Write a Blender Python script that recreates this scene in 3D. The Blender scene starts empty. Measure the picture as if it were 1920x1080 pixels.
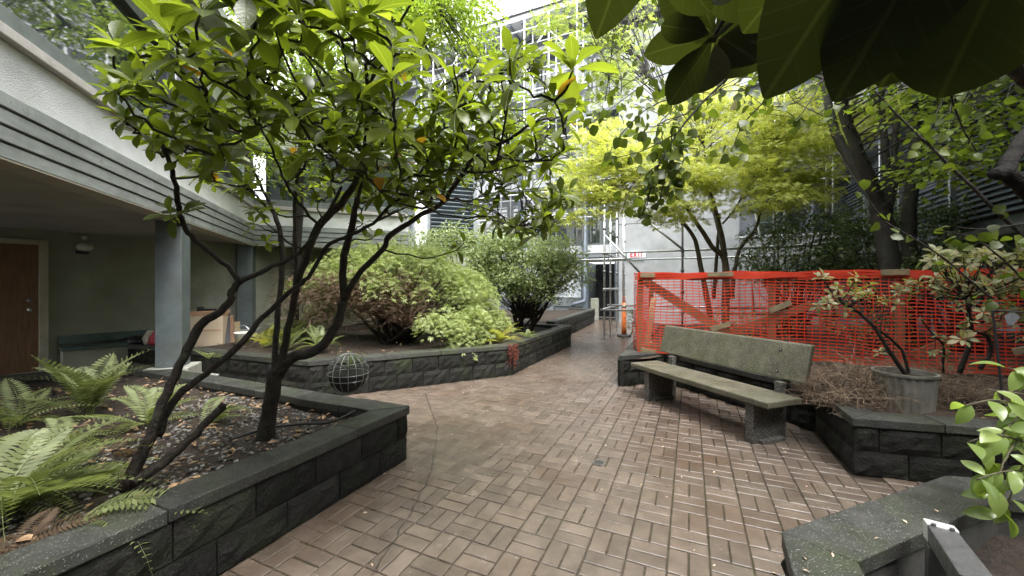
import bpy, math, random
import numpy as np
from mathutils import Vector, Matrix

R = random.Random(7)
NR = np.random.default_rng(11)
SC = bpy.context.scene
COL = SC.collection
rad = math.radians

# ------------------------------------------------------------------ camera
F, CX, CY, H = 735.0, 960.0, 533.0, 1.55          # focal length (1920 wide), principal point, eye height
cam_d = bpy.data.cameras.new('camera')
cam = bpy.data.objects.new('camera', cam_d); COL.objects.link(cam)
cam.location = (0, 0, H); cam.rotation_euler = (rad(90), 0, 0)
cam_d.sensor_width = 36; cam_d.lens = F / 1920 * 36
cam_d.shift_y = -(540 - CY) / 1920
cam_d.clip_start = 0.03; cam_d.clip_end = 3000
SC.camera = cam

# ------------------------------------------------------------------ sky, sun, exposure (overcast)
SUN_EL, SUN_AZ = rad(62), rad(150)
w = bpy.data.worlds.new('World'); SC.world = w; w.use_nodes = True
nt = w.node_tree; nt.nodes.clear()
sky = nt.nodes.new('ShaderNodeTexSky'); sky.sky_type = 'NISHITA'; sky.sun_disc = False
sky.sun_elevation = SUN_EL; sky.sun_rotation = SUN_AZ
sky.air_density = 1.0; sky.dust_density = 4.0; sky.ozone_density = 1.0
hs = nt.nodes.new('ShaderNodeHueSaturation'); hs.inputs['Saturation'].default_value = 0.12
bg = nt.nodes.new('ShaderNodeBackground'); bg.inputs['Strength'].default_value = 0.15
wo = nt.nodes.new('ShaderNodeOutputWorld')
nt.links.new(sky.outputs[0], hs.inputs['Color']); nt.links.new(hs.outputs[0], bg.inputs['Color'])
nt.links.new(bg.outputs[0], wo.inputs['Surface'])
sd = bpy.data.lights.new('sun', 'SUN'); sd.energy = .65; sd.angle = rad(25); sd.color = (1.0, 0.97, 0.92)
so = bpy.data.objects.new('sun', sd); COL.objects.link(so)
sv = Vector((math.sin(SUN_AZ) * math.cos(SUN_EL), math.cos(SUN_AZ) * math.cos(SUN_EL), math.sin(SUN_EL)))
so.rotation_euler = sv.to_track_quat('Z', 'Y').to_euler(); so.location = (0, 0, 20)
SC.view_settings.view_transform = 'Standard'; SC.view_settings.look = 'None'
SC.view_settings.gamma = 1; SC.view_settings.use_curve_mapping = False
SC.view_settings.exposure = 2.6
cy = SC.cycles
cy.max_bounces = 6; cy.diffuse_bounces = 3; cy.glossy_bounces = 2; cy.transmission_bounces = 3; cy.transparent_max_bounces = 4
cy.caustics_reflective = False; cy.caustics_refractive = False; cy.sample_clamp_indirect = 6
cy.use_denoising = True

# ------------------------------------------------------------------ projection helpers (metres)
def P(u, v, Y): return Vector(((u - CX) / F * Y, Y, H - (v - CY) / F * Y))
def G(u, v, z=0.0):
    Y = (H - z) * F / (v - CY)
    return Vector(((u - CX) / F * Y, Y, z))
def dirv(deg): return Vector((math.cos(rad(deg)), math.sin(rad(deg)), 0))
E1, E2, D1, D2 = dirv(20.5), dirv(110.5), dirv(65.5), dirv(-24.5)
UP = Vector((0, 0, 1))

# ------------------------------------------------------------------ materials
MATS = {}
def ramp(nt, fac, stops):
    r = nt.nodes.new('ShaderNodeValToRGB')
    el = r.color_ramp.elements
    el[0].position, el[0].color = stops[0][0], (*stops[0][1], 1)
    el[1].position, el[1].color = stops[-1][0], (*stops[-1][1], 1)
    for p, c in stops[1:-1]:
        e = el.new(p); e.color = (*c, 1)
    nt.links.new(fac, r.inputs[0]); return r.outputs[0]
def vmix(nt, fac, a, b, blend='MIX'):
    m = nt.nodes.new('ShaderNodeMix'); m.data_type = 'RGBA'; m.blend_type = blend
    for sock, val in ((0, fac), (6, a), (7, b)):
        if isinstance(val, (int, float)): m.inputs[sock].default_value = val
        elif isinstance(val, tuple): m.inputs[sock].default_value = (*val, 1)
        else: nt.links.new(val, m.inputs[sock])
    return m.outputs[2]
def noise(nt, vec, scale, detail=4, rough=.55, stretch=None):
    if stretch:
        mp = nt.nodes.new('ShaderNodeMapping'); mp.inputs['Scale'].default_value = stretch
        nt.links.new(vec, mp.inputs[0]); vec = mp.outputs[0]
    n = nt.nodes.new('ShaderNodeTexNoise'); n.inputs['Scale'].default_value = scale
    n.inputs['Detail'].default_value = detail; n.inputs['Roughness'].default_value = rough
    nt.links.new(vec, n.inputs['Vector']); return n.outputs['Fac']
def math_n(nt, op, a, b=None):
    m = nt.nodes.new('ShaderNodeMath'); m.operation = op
    for i, v in enumerate((a, b)):
        if v is None: continue
        if isinstance(v, (int, float)): m.inputs[i].default_value = v
        else: nt.links.new(v, m.inputs[i])
    return m.outputs[0]
def maprange(nt, v, a, b, c, d):
    m = nt.nodes.new('ShaderNodeMapRange')
    nt.links.new(v, m.inputs[0])
    for i, x in enumerate((a, b, c, d)): m.inputs[i + 1].default_value = x
    return m.outputs[0]
def rnd(nt):
    oi = nt.nodes.new('ShaderNodeObjectInfo'); g = nt.nodes.new('ShaderNodeNewGeometry')
    return math_n(nt, 'FRACT', math_n(nt, 'ADD', oi.outputs['Random'], g.outputs['Random Per Island']))
def start(name):
    m = bpy.data.materials.new(name); m.use_nodes = True; nt = m.node_tree
    b = nt.nodes['Principled BSDF']; g = nt.nodes.new('ShaderNodeNewGeometry')
    MATS[name] = m
    return m, nt, b, g.outputs['Position']
def bump(nt, b, h, strength, dist=.01):
    bn = nt.nodes.new('ShaderNodeBump'); bn.inputs['Strength'].default_value = strength; bn.inputs['Distance'].default_value = dist
    nt.links.new(h, bn.inputs['Height']); nt.links.new(bn.outputs[0], b.inputs['Normal'])
def surf(name, c1, c2, scale=6, rough=(.5, .8), bscale=40, bstr=.3, bdist=.01, var=.0, stretch=None, metal=0, spec=.5, c3=None, s3=1.5, speck=None):
    """two-tone noise surface, optional stain c3, per-piece variation and bright aggregate specks"""
    m, nt, b, pos = start(name)
    n1 = noise(nt, pos, scale, 6, .6, stretch)
    col = ramp(nt, n1, [(.3, c1), (.7, c2)])
    if c3:
        n3 = noise(nt, pos, s3, 5, .65)
        col = vmix(nt, maprange(nt, n3, .48, .66, 0, .85), col, c3)
    if speck:
        v = nt.nodes.new('ShaderNodeTexVoronoi'); v.inputs['Scale'].default_value = speck[0]
        nt.links.new(pos, v.inputs['Vector'])
        sx = nt.nodes.new('ShaderNodeSeparateColor'); nt.links.new(v.outputs['Color'], sx.inputs[0])
        sp = math_n(nt, 'GREATER_THAN', sx.outputs[0], speck[1])
        sp = math_n(nt, 'MULTIPLY', sp, math_n(nt, 'LESS_THAN', v.outputs['Distance'], .45))
        col = vmix(nt, sp, col, speck[2])
    if var:
        rv = maprange(nt, rnd(nt), 0, 1, 1 - var, 1 + var)
        cc = nt.nodes.new('ShaderNodeCombineColor')
        for i in range(3): nt.links.new(rv, cc.inputs[i])
        col = vmix(nt, 1.0, col, cc.outputs[0], 'MULTIPLY')
    nt.links.new(col, b.inputs['Base Color'])
    nt.links.new(maprange(nt, noise(nt, pos, scale * .7, 3), .3, .7, *rough), b.inputs['Roughness'])
    b.inputs['Metallic'].default_value = metal; b.inputs['Specular IOR Level'].default_value = spec
    if bstr: bump(nt, b, noise(nt, pos, bscale, 5, .65, stretch), bstr, bdist)
    return m
def leafmat(name, stops, trans=.45, rough=.35, scale=2.0, tcol=None, spec=.5, vein=0, ribs=None):
    m, nt, b, pos = start(name)
    r = math_n(nt, 'ADD', math_n(nt, 'MULTIPLY', rnd(nt), .6), math_n(nt, 'MULTIPLY', noise(nt, pos, scale, 2), .4))
    col = ramp(nt, r, stops)
    if ribs:                                              # midrib and side veins in the leaf's own coordinates
        tc = nt.nodes.new('ShaderNodeTexCoord'); sp = nt.nodes.new('ShaderNodeSeparateXYZ'); nt.links.new(tc.outputs['Object'], sp.inputs[0])
        ax = math_n(nt, 'ABSOLUTE', sp.outputs[0])
        mid = maprange(nt, ax, .004, .012, 1, 0)
        wv = math_n(nt, 'SINE', math_n(nt, 'MULTIPLY', math_n(nt, 'SUBTRACT', sp.outputs[1], math_n(nt, 'MULTIPLY', ax, .8)), 62))
        side = math_n(nt, 'MULTIPLY', maprange(nt, wv, .9, 1.0, 0, 1), .22)
        vn = math_n(nt, 'MAXIMUM', mid, side)
        col = vmix(nt, math_n(nt, 'MULTIPLY', vn, ribs[1]), col, ribs[0])
        bump(nt, b, math_n(nt, 'ADD', math_n(nt, 'MULTIPLY', vn, -1), math_n(nt, 'MULTIPLY', noise(nt, tc.outputs['Object'], 14, 3), .6)), .5, .004)
    nt.links.new(col, b.inputs['Base Color']); b.inputs['Roughness'].default_value = rough
    b.inputs['Specular IOR Level'].default_value = spec
    tr = nt.nodes.new('ShaderNodeBsdfTranslucent')
    nt.links.new(vmix(nt, 1.0, col, tcol or (1.6, 1.7, .7), 'MULTIPLY'), tr.inputs['Color'])
    mx = nt.nodes.new('ShaderNodeMixShader'); mx.inputs[0].default_value = trans
    nt.links.new(b.outputs[0], mx.inputs[1]); nt.links.new(tr.outputs[0], mx.inputs[2])
    nt.links.new(mx.outputs[0], nt.nodes['Material Output'].inputs['Surface'])
    if vein:
        bump(nt, b, noise(nt, pos, vein, 4, .6), .5, .004)
    return m

surf('paver', (.092, .07, .055), (.16, .126, .099), 6, (.08, .3), 130, .6, .006, var=.16, c3=(.09, .057, .039), s3=.9, spec=.8)
surf('skim', (.09, .073, .059), (.15, .122, .1), 4, (.07, .26), 110, .4, .005, c3=(.08, .06, .045), s3=1.2, spec=.9)
surf('mortar', (.028, .022, .017), (.06, .048, .037), 7, (.15, .5), 90, .5, .006, c3=(.04, .04, .014), s3=1.1)
surf('crack', (.012, .01, .009), (.03, .025, .02), 30, bstr=0)
surf('block', (.006, .006, .0055), (.02, .0195, .017), 14, (.55, .85), 55, 1.0, .02, var=.5, c3=(.017, .022, .009), s3=2.8, spec=.25)
surf('block_joint', (.03, .03, .027), (.06, .06, .053), 20, (.7, .9), 90, .4)
surf('cap', (.018, .019, .017), (.05, .051, .045), 9, (.3, .65), 140, .9, .008, var=.3, speck=(190, .9, (.2, .21, .19)), c3=(.034, .043, .018), s3=2.4)
surf('concrete', (.23, .23, .2), (.36, .36, .32), 5, (.6, .9), 60, .4, c3=(.16, .19, .1), s3=2)
surf('walk', (.35, .34, .31), (.5, .49, .45), 3, (.5, .8), 60, .3)
surf('bench', (.06, .056, .038), (.14, .13, .092), 6, (.3, .65), 170, .6, .006, speck=(190, .84, (.34, .33, .27)), c3=(.062, .066, .03), s3=4.5)
surf('bench_leg', (.03, .03, .027), (.08, .075, .065), 30, (.4, .7), 160, 1, .01, speck=(130, .6, (.3, .28, .25)))
surf('soil', (.018, .012, .008), (.055, .038, .025), 22, (.6, .95), 60, 1, .03)
surf('mulch', (.035, .024, .016), (.11, .075, .05), 26, (.7, .95), 70, 1, .03)
surf('ground', (.08, .075, .06), (.13, .12, .1), 2, (.7, .9), 30, .4)
surf('stucco', (.75, .77, .78), (.84, .855, .86), 4, (.6, .85), 55, 1, .02, stretch=(1, 1, 2.5), c3=(.62, .64, .62), s3=1.2)
surf('fascia', (.24, .26, .255), (.35, .37, .365), 6, (.25, .55), 60, .4, .006, stretch=(1, 1, 6), c3=(.19, .205, .2), s3=1.6)
surf('sill_light', (.4, .37, .35), (.52, .5, .48), 9, (.5, .8), 50, .4)
surf('frame_grey', (.13, .15, .15), (.19, .21, .21), 8, (.3, .55), 60, .15)
surf('frame_dark', (.035, .042, .05), (.07, .08, .09), 8, (.3, .55), 60, .15)
surf('soffit', (.28, .265, .24), (.36, .345, .31), 3, (.7, .9), 40, .2, c3=(.22, .21, .185), s3=.7)
surf('green_wall', (.24, .25, .205), (.33, .34, .28), 2.5, (.6, .85), 45, .35, c3=(.21, .215, .17), s3=.9)
surf('post_blue', (.085, .105, .11), (.135, .16, .165), 5, (.4, .6), 60, .2, c3=(.1, .11, .1), s3=3)
surf('rail_green', (.05, .085, .08), (.09, .13, .12), 8, (.4, .7), 60, .2)
surf('door_wood', (.12, .06, .028), (.2, .105, .052), 7, (.35, .6), 60, .2, stretch=(6, 6, .6))
surf('bark_black', (.004, .0035, .003), (.016, .013, .011), 18, (.6, .9), 45, 1, .02, spec=.15)
surf('trim_cream', (.36, .33, .27), (.46, .42, .35), 8, (.5, .7), 40, .15)
surf('stone_wall', (.12, .095, .075), (.24, .2, .165), 9, (.6, .85), 40, .9, .02, var=.3)
surf('rear_wall', (.31, .325, .335), (.4, .415, .42), 2.2, (.6, .85), 60, .4, .008, c3=(.25, .27, .27), s3=.8)
surf('rear_white', (.58, .6, .62), (.7, .72, .74), 3, (.5, .8), 40, .2)
surf('rear_grey', (.17, .19, .21), (.23, .255, .275), 3, (.5, .8), 40, .2)
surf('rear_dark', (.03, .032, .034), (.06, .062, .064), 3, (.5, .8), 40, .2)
surf('slate_blue', (.1, .13, .16), (.16, .19, .225), 4, (.35, .6), 50, .15)
surf('roof', (.1, .1, .1), (.17, .17, .17), 6, (.6, .9), 40, .5)
surf('galv', (.42, .44, .45), (.6, .62, .63), 22, (.25, .5), 90, .2, .003, metal=.75)
surf('galv_dark', (.12, .12, .12), (.25, .25, .24), 22, (.4, .6), 90, .2, .003, metal=.6)
surf('lumber', (.17, .125, .065), (.28, .21, .115), 8, (.6, .85), 60, .4, stretch=(1, 1, 5), c3=(.14, .125, .075), s3=3)
surf('black_metal', (.012, .012, .013), (.03, .03, .032), 12, (.35, .6), 60, .2)
surf('white_metal', (.6, .6, .57), (.75, .75, .72), 12, (.3, .5), 60, .15)
surf('lamp_metal', (.06, .06, .062), (.11, .11, .112), 40, (.3, .5), 160, .3)
surf('plastic_white', (.62, .6, .55), (.7, .68, .63), 10, (.35, .5), 0, 0)
surf('pot_grey', (.14, .135, .115), (.23, .22, .19), 6, (.5, .75), 60, .3, c3=(.08, .07, .05), s3=5)
surf('bark', (.008, .006, .005), (.036, .026, .02), 18, (.45, .8), 45, 1, .02, c3=(.03, .032, .02), s3=5, spec=.3)
surf('bark_grey', (.013, .011, .009), (.042, .037, .03), 10, (.5, .8), 38, .9, .02, c3=(.03, .036, .021), s3=3)
surf('bark_olive', (.035, .03, .015), (.1, .085, .045), 12, (.5, .8), 50, .7, .01)
surf('twig_brown', (.04, .022, .013), (.13, .075, .045), 15, (.6, .9), 60, .4)
surf('straw', (.09, .06, .04), (.3, .22, .15), 13, (.6, .9), 0, 0, var=.5)
surf('cardboard', (.5, .4, .29), (.58, .47, .34), 4, (.7, .9), 40, .15)
surf('cardboard_flap', (.42, .25, .15), (.5, .3, .18), 4, (.7, .9), 40, .15)
surf('bag_black', (.008, .008, .009), (.02, .02, .022), 10, (.2, .4), 20, .8, .02)
surf('bag_red', (.3, .012, .03), (.42, .03, .05), 10, (.25, .5), 20, .8, .02)
surf('bag_pale', (.36, .32, .26), (.5, .46, .38), 10, (.3, .5), 20, .8, .02)
surf('cone_orange', (.72, .16, .035), (.85, .22, .06), 6, (.35, .5), 0, 0)
surf('cone_grey', (.3, .27, .25), (.4, .37, .35), 6, (.3, .5), 0, 0)
surf('rubber', (.015, .015, .015), (.04, .04, .04), 10, (.6, .8), 60, .3)
surf('sign_red', (.75, .03, .03), (.8, .05, .05), 6, (.4, .5), 0, 0)
surf('hose', (.01, .01, .01), (.025, .025, .025), 8, (.4, .6), 0, 0)
surf('pebble', (.035, .032, .028), (.22, .21, .19), 60, (.35, .6), 0, 0, var=.7)
surf('litter', (.1, .055, .03), (.33, .22, .12), 40, (.5, .8), 0, 0, var=.6)
surf('petal', (.4, .29, .2), (.55, .42, .3), 40, (.5, .8), 0, 0, var=.3)
surf('moss_lining', (.012, .01, .008), (.035, .028, .02), 40, (.8, .95), 60, 1, .02)

m, nt, b, pos = start('net_orange')                        # thin plastic netting
c = ramp(nt, noise(nt, pos, 3, 3), [(.35, (.66, .058, .027)), (.65, (.76, .095, .048))])
nt.links.new(c, b.inputs['Base Color']); b.inputs['Roughness'].default_value = .4
tr = nt.nodes.new('ShaderNodeBsdfTranslucent'); nt.links.new(c, tr.inputs['Color'])
mx = nt.nodes.new('ShaderNodeMixShader'); mx.inputs[0].default_value = .35
nt.links.new(b.outputs[0], mx.inputs[1]); nt.links.new(tr.outputs[0], mx.inputs[2])
nt.links.new(mx.outputs[0], nt.nodes['Material Output'].inputs['Surface'])
m, nt, b, pos = start('window_glass')                      # reflecting panes in front of dark rooms
b.inputs['Base Color'].default_value = (.035, .045, .045, 1); b.inputs['Roughness'].default_value = .03
b.inputs['Specular IOR Level'].default_value = 1.0; b.inputs['Coat Weight'].default_value = 1.0; b.inputs['Coat IOR'].default_value = 2.2
bump(nt, b, noise(nt, pos, 1.3, 1), .05, .02)
m, nt, b, pos = start('pale_blue_glass')  # panes in one even pale blue-white colour
b.inputs['Base Color'].default_value = (.62, .67, .7, 1); b.inputs['Roughness'].default_value = .25

leafmat('leaf_rhodo', [(.0, (.04, .056, .009)), (.4, (.078, .108, .015)), (.75, (.14, .18, .026)), (.96, (.22, .25, .038)), (1, (.32, .24, .03))], .54, .33, tcol=(1.95, 1.95, .75))
leafmat('leaf_rhodo_part', [(.0, (.04, .056, .009)), (.4, (.078, .108, .015)), (.75, (.14, .18, .026)), (.96, (.22, .25, .038)), (1, (.32, .24, .03))], .54, .33, tcol=(1.95, 1.95, .75), ribs=((.22, .27, .07), .55))
leafmat('leaf_rhodo_shaded', [(0, (.012, .016, .005)), (1, (.03, .038, .009))], .42, .42, spec=.25, tcol=(1.9, 1.95, .8), ribs=((.055, .065, .022), .6))  # shade on the overhanging leaves is put into this darker leaf colour
leafmat('leaf_gold', [(0, (.3, .14, .02)), (1, (.5, .28, .04))], .4, .4)
leafmat('leaf_heart', [(0, (.035, .048, .012)), (.6, (.09, .125, .02)), (.92, (.15, .18, .03)), (1, (.2, .08, .02))], .45, .45)
leafmat('leaf_maple', [(0, (.28, .32, .065)), (.5, (.44, .48, .115)), (1, (.6, .6, .2))], .5, .5, scale=1.5, tcol=(1.4, 1.4, .85))
leafmat('leaf_bright', [(0, (.12, .18, .02)), (.6, (.23, .31, .045)), (1, (.35, .43, .08))], .5, .45, tcol=(1.35, 1.4, .8))
leafmat('leaf_pale', [(0, (.2, .26, .08)), (1, (.42, .46, .2))], .5, .5)
leafmat('leaf_lace', [(0, (.13, .165, .055)), (.4, (.28, .34, .125)), (.8, (.45, .5, .23)), (1, (.58, .6, .34))], .5, .5, scale=3, tcol=(1.35, 1.4, .95))
leafmat('leaf_shrub', [(0, (.08, .105, .035)), (.5, (.23, .29, .12)), (1, (.46, .5, .28))], .4, .35, tcol=(1.3, 1.35, .9))
leafmat('leaf_deep', [(0, (.04, .06, .024)), (.6, (.12, .165, .07)), (1, (.27, .33, .17))], .35, .35)
leafmat('leaf_fern', [(0, (.12, .15, .055)), (.6, (.24, .28, .12)), (1, (.36, .4, .2))], .45, .5, tcol=(1.3, 1.35, .8))
leafmat('leaf_fern_gold', [(0, (.26, .27, .06)), (1, (.46, .42, .14))], .5, .5)
leafmat('leaf_fern_dry', [(0, (.05, .03, .018)), (1, (.13, .085, .05))], .3, .7)
leafmat('leaf_red', [(0, (.14, .03, .02)), (1, (.3, .08, .05))], .4, .6)
leafmat('leaf_rust', [(0, (.09, .09, .035)), (.5, (.18, .19, .08)), (.85, (.3, .25, .13)), (1, (.3, .12, .04))], .4, .45)
leafmat('leaf_fresh', [(0, (.13, .2, .05)), (1, (.3, .38, .12))], .45, .3)

# ------------------------------------------------------------------ object helpers
WT = {}
def link(o, parent=None, at=(0, 0, 0)):
    """o's own coordinates are world coordinates shifted by `at`"""
    COL.objects.link(o); at = Vector(at)
    if parent is not None:
        o.parent = parent; o.location = at - WT[parent]
    else: o.location = at
    WT[o] = at; return o
def tag(o, label, cat, group=None, kind=None):
    if label: o['label'] = label
    if cat: o['category'] = cat
    if group: o['group'] = group
    if kind: o['kind'] = kind
    return o
def thing(name, loc, label, cat, group=None):
    o = bpy.data.objects.new(name, None); o.empty_display_size = .1
    return tag(link(o, None, loc), label, cat, group)
def mesh(name, v, f, mat, smooth=False):
    me = bpy.data.meshes.new(name); me.from_pydata([tuple(x) for x in v], [], f); me.update()
    me.materials.append(MATS[mat])
    if smooth: me.shade_smooth()
    return me
def place(name, me, parent, mw):
    """object with its own world matrix under an unrotated parent"""
    o = bpy.data.objects.new(name, me); COL.objects.link(o)
    if parent is not None:
        o.parent = parent; o.matrix_basis = Matrix.Translation(-WT[parent]) @ mw
    else: o.matrix_basis = mw
    WT[o] = mw.to_translation(); return o
class MB:
    def __init__(s): s.v, s.f = [], []
    def add(s, v, f):
        n = len(s.v); s.v += [Vector(x) for x in v]; s.f += [tuple(i + n for i in q) for q in f]; return s
    def box(s, c, ax, ay, az):
        """centre and three half-axis vectors"""
        c = Vector(c)
        v = [c + sx * ax + sy * ay + sz * az for sz in (-1, 1) for sx, sy in ((-1, -1), (1, -1), (1, 1), (-1, 1))]
        return s.add(v, [(3, 2, 1, 0), (4, 5, 6, 7), (0, 1, 5, 4), (1, 2, 6, 5), (2, 3, 7, 6), (3, 0, 4, 7)])
    def bar(s, a, b, wdt, hgt, side=None):
        a, b = Vector(a), Vector(b); d = (b - a)
        t = d.normalized(); sd_ = Vector(side) if side is not None else t.cross(UP)
        if sd_.length < 1e-4: sd_ = Vector((1, 0, 0))
        sd_ = (sd_ - t * sd_.dot(t)).normalized(); n = sd_.cross(t)
        return s.box((a + b) / 2, d / 2, sd_ * wdt / 2, n * hgt / 2)
    def prism(s, poly, z0, z1):
        n = len(poly)
        v = [Vector((p[0], p[1], z0)) for p in poly] + [Vector((p[0], p[1], z1)) for p in poly]
        area = sum(poly[i][0] * poly[(i + 1) % n][1] - poly[(i + 1) % n][0] * poly[i][1] for i in range(n))
        f = [tuple(range(n - 1, -1, -1)), tuple(range(n, 2 * n))] + [(i, (i + 1) % n, n + (i + 1) % n, n + i) for i in range(n)]
        if area < 0: f = [tuple(reversed(q)) for q in f]
        return s.add(v, f)
    def tube(s, pts, rs, sides=8, jit=0.0, cap=True):
        pts = [Vector(p) for p in pts]; n = len(pts)
        if not isinstance(rs, (list, tuple)): rs = [rs] * n
        ref = None; base = len(s.v); v = []
        for i, p in enumerate(pts):
            t = (pts[min(i + 1, n - 1)] - pts[max(i - 1, 0)])
            t = t.normalized() if t.length > 1e-9 else UP
            if ref is None: ref = t.orthogonal()
            a = (ref - t * ref.dot(t)); a = a.normalized() if a.length > 1e-6 else t.orthogonal().normalized(); ref = a; c = t.cross(a)
            for k in range(sides):
                th = 2 * math.pi * k / sides; r = rs[i] * (1 + (R.uniform(-jit, jit) if jit else 0))
                v.append(p + (a * math.cos(th) + c * math.sin(th)) * r)
        f = [(i * sides + k, i * sides + (k + 1) % sides, (i + 1) * sides + (k + 1) % sides, (i + 1) * sides + k) for i in range(n - 1) for k in range(sides)]
        if cap: f += [tuple(range(sides - 1, -1, -1)), tuple((n - 1) * sides + k for k in range(sides))]
        return s.add(v, f)
    def lathe(s, prof, centre, sides=20):
        c = Vector(centre); v = []; n = len(prof)
        for r, z in prof:
            for k in range(sides):
                th = 2 * math.pi * k / sides; v.append(c + Vector((r * math.cos(th), r * math.sin(th), z)))
        f = [(i * sides + k, i * sides + (k + 1) % sides, (i + 1) * sides + (k + 1) % sides, (i + 1) * sides + k) for i in range(n - 1) for k in range(sides)]
        f += [tuple(range(sides - 1, -1, -1)), tuple((n - 1) * sides + k for k in range(sides))]
        return s.add(v, f)
    def build(s, name, mat, parent=None, smooth=False, kind=None, bevel=0):
        o = bpy.data.objects.new(name, mesh(name, s.v, s.f, mat, smooth)); link(o, parent)
        if parent is not None: o.location = -WT[parent]
        WT[o] = Vector((0, 0, 0))
        if bevel:
            md = o.modifiers.new('bevel', 'BEVEL'); md.width = bevel; md.segments = 2; md.limit_method = 'ANGLE'
        if kind: o['kind'] = kind
        return o
def smooth_path(pts, k=4, wob=0.0):
    """Catmull-Rom through (vector, radius) pairs"""
    out, rr = [], []
    n = len(pts)
    for i in range(n - 1):
        p0, p1, p2, p3 = (pts[max(i - 1, 0)], pts[i], pts[i + 1], pts[min(i + 2, n - 1)])
        for j in range(k):
            t = j / k
            q = .5 * ((2 * p1[0]) + (p2[0] - p0[0]) * t + (2 * p0[0] - 5 * p1[0] + 4 * p2[0] - p3[0]) * t * t + (3 * p1[0] - p0[0] - 3 * p2[0] + p3[0]) * t ** 3)
            if wob: q = q + Vector((R.uniform(-wob, wob), R.uniform(-wob, wob), R.uniform(-wob, wob)))
            out.append(q); rr.append(p1[1] * (1 - t) + p2[1] * t)
    out.append(pts[-1][0].copy()); rr.append(pts[-1][1]); return out, rr

# leaf templates: quads only; base at origin, pointing +Y, upper face +Z
def leaf_tpl(wd, rows=5, peak=.6, fold=.12, droop=.15, tip=.06, pet=.06, ex=.75):
    v, f = [], []
    for i in range(rows + 1):
        t = i / rows; y = pet + (1 - pet) * t
        s_ = math.sin(math.pi * (t ** (math.log(.5) / math.log(peak)))) ** ex if 0 < t < 1 else (.05 if t == 0 else tip)
        x = wd * .5 * max(s_, .04); z = -droop * t * t + .03 * math.sin(t * 3)
        v += [(-x, y, z + fold * x), (0, y, z), (x, y, z + fold * x)]
    for i in range(rows):
        a = 3 * i; f += [(a, a + 1, a + 4, a + 3), (a + 1, a + 2, a + 5, a + 4)]
    return np.array(v, float), np.array(f, int)
def star_tpl(n=5, spread=200, wd=.13):
    v, f = [], []
    for k in range(n):
        a = rad(-spread / 2 + spread * k / (n - 1)); L = 1 - .35 * abs(k - (n - 1) / 2) / ((n - 1) / 2)
        d = np.array([math.sin(a), math.cos(a), 0]); p = np.array([d[1], -d[0], 0])
        b_ = len(v); dz = np.array([0, 0, 1.])
        v += [np.zeros(3), d * L * .45 + p * wd * L - dz * .03, d * L - dz * .18, d * L * .45 - p * wd * L - dz * .03]
        f.append((b_, b_ + 1, b_ + 2, b_ + 3))
    return np.array(v, float), np.array(f, int)
RHODO = leaf_tpl(.4, 5, .62, .25, .14, .1)
HEART = leaf_tpl(.78, 4, .4, .2, .12, .04, .12)
SMALL = leaf_tpl(.42, 2, .5, .3, .1, .05)
STAR = star_tpl()
def frames(d, n):
    """rotation matrices (N,3,3) with column 1 along d, column 2 near n"""
    d = d / np.linalg.norm(d, axis=1, keepdims=True)
    x = np.cross(d, n); l = np.linalg.norm(x, axis=1, keepdims=True); l[l < 1e-6] = 1; x = x / l
    z = np.cross(x, d); return np.stack([x, d, z], axis=2)
def scatter(name, tpl, loc, d, n, size, mat, parent, kind='stuff'):
    tv, tf = tpl; loc = np.asarray(loc, float); N = len(loc)
    M = frames(np.asarray(d, float), np.asarray(n, float)) * np.asarray(size, float)[:, None, None]
    v = np.einsum('nij,vj->nvi', M, tv) + loc[:, None, :]
    nv, nf = len(tv), len(tf)
    f = (tf[None] + (np.arange(N) * nv)[:, None, None]).reshape(-1)
    me = bpy.data.meshes.new(name); me.vertices.add(N * nv); me.vertices.foreach_set('co', v.reshape(-1))
    me.loops.add(N * nf * 4); me.loops.foreach_set('vertex_index', f.astype(np.int32))
    me.polygons.add(N * nf); me.polygons.foreach_set('loop_start', (np.arange(N * nf) * 4).astype(np.int32))
    me.update(calc_edges=True); me.materials.append(MATS[mat]); me.shade_smooth()
    o = bpy.data.objects.new(name, me); link(o, parent)
    if parent is not None: o.location = -WT[parent]
    WT[o] = Vector((0, 0, 0))
    if kind: o['kind'] = kind
    return o
def leaf_mesh(name, tpl, mat):
    return mesh(name, tpl[0].tolist(), tpl[1].tolist(), mat, True)
def leafmat4(loc, d, n, size):
    M = frames(np.array([d], float), np.array([n], float))[0]
    m4 = Matrix(M.tolist()).to_4x4() @ Matrix.Scale(size, 4); m4.translation = loc; return m4
def unit(N):
    a = NR.normal(size=(N, 3)); return a / np.linalg.norm(a, axis=1, keepdims=True)
def proj(p):
    return CX + F * p[0] / p[1], CY - F * (p[2] - H) / p[1]
# ================================================================== ground and paving
v = [(-200, -200, -.09), (200, -200, -.09), (200, 200, -.09), (-200, 200, -.09)]
tag(MB().add(v, [(0, 1, 2, 3)]).build('ground', 'ground'), None, None, kind='structure')

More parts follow.
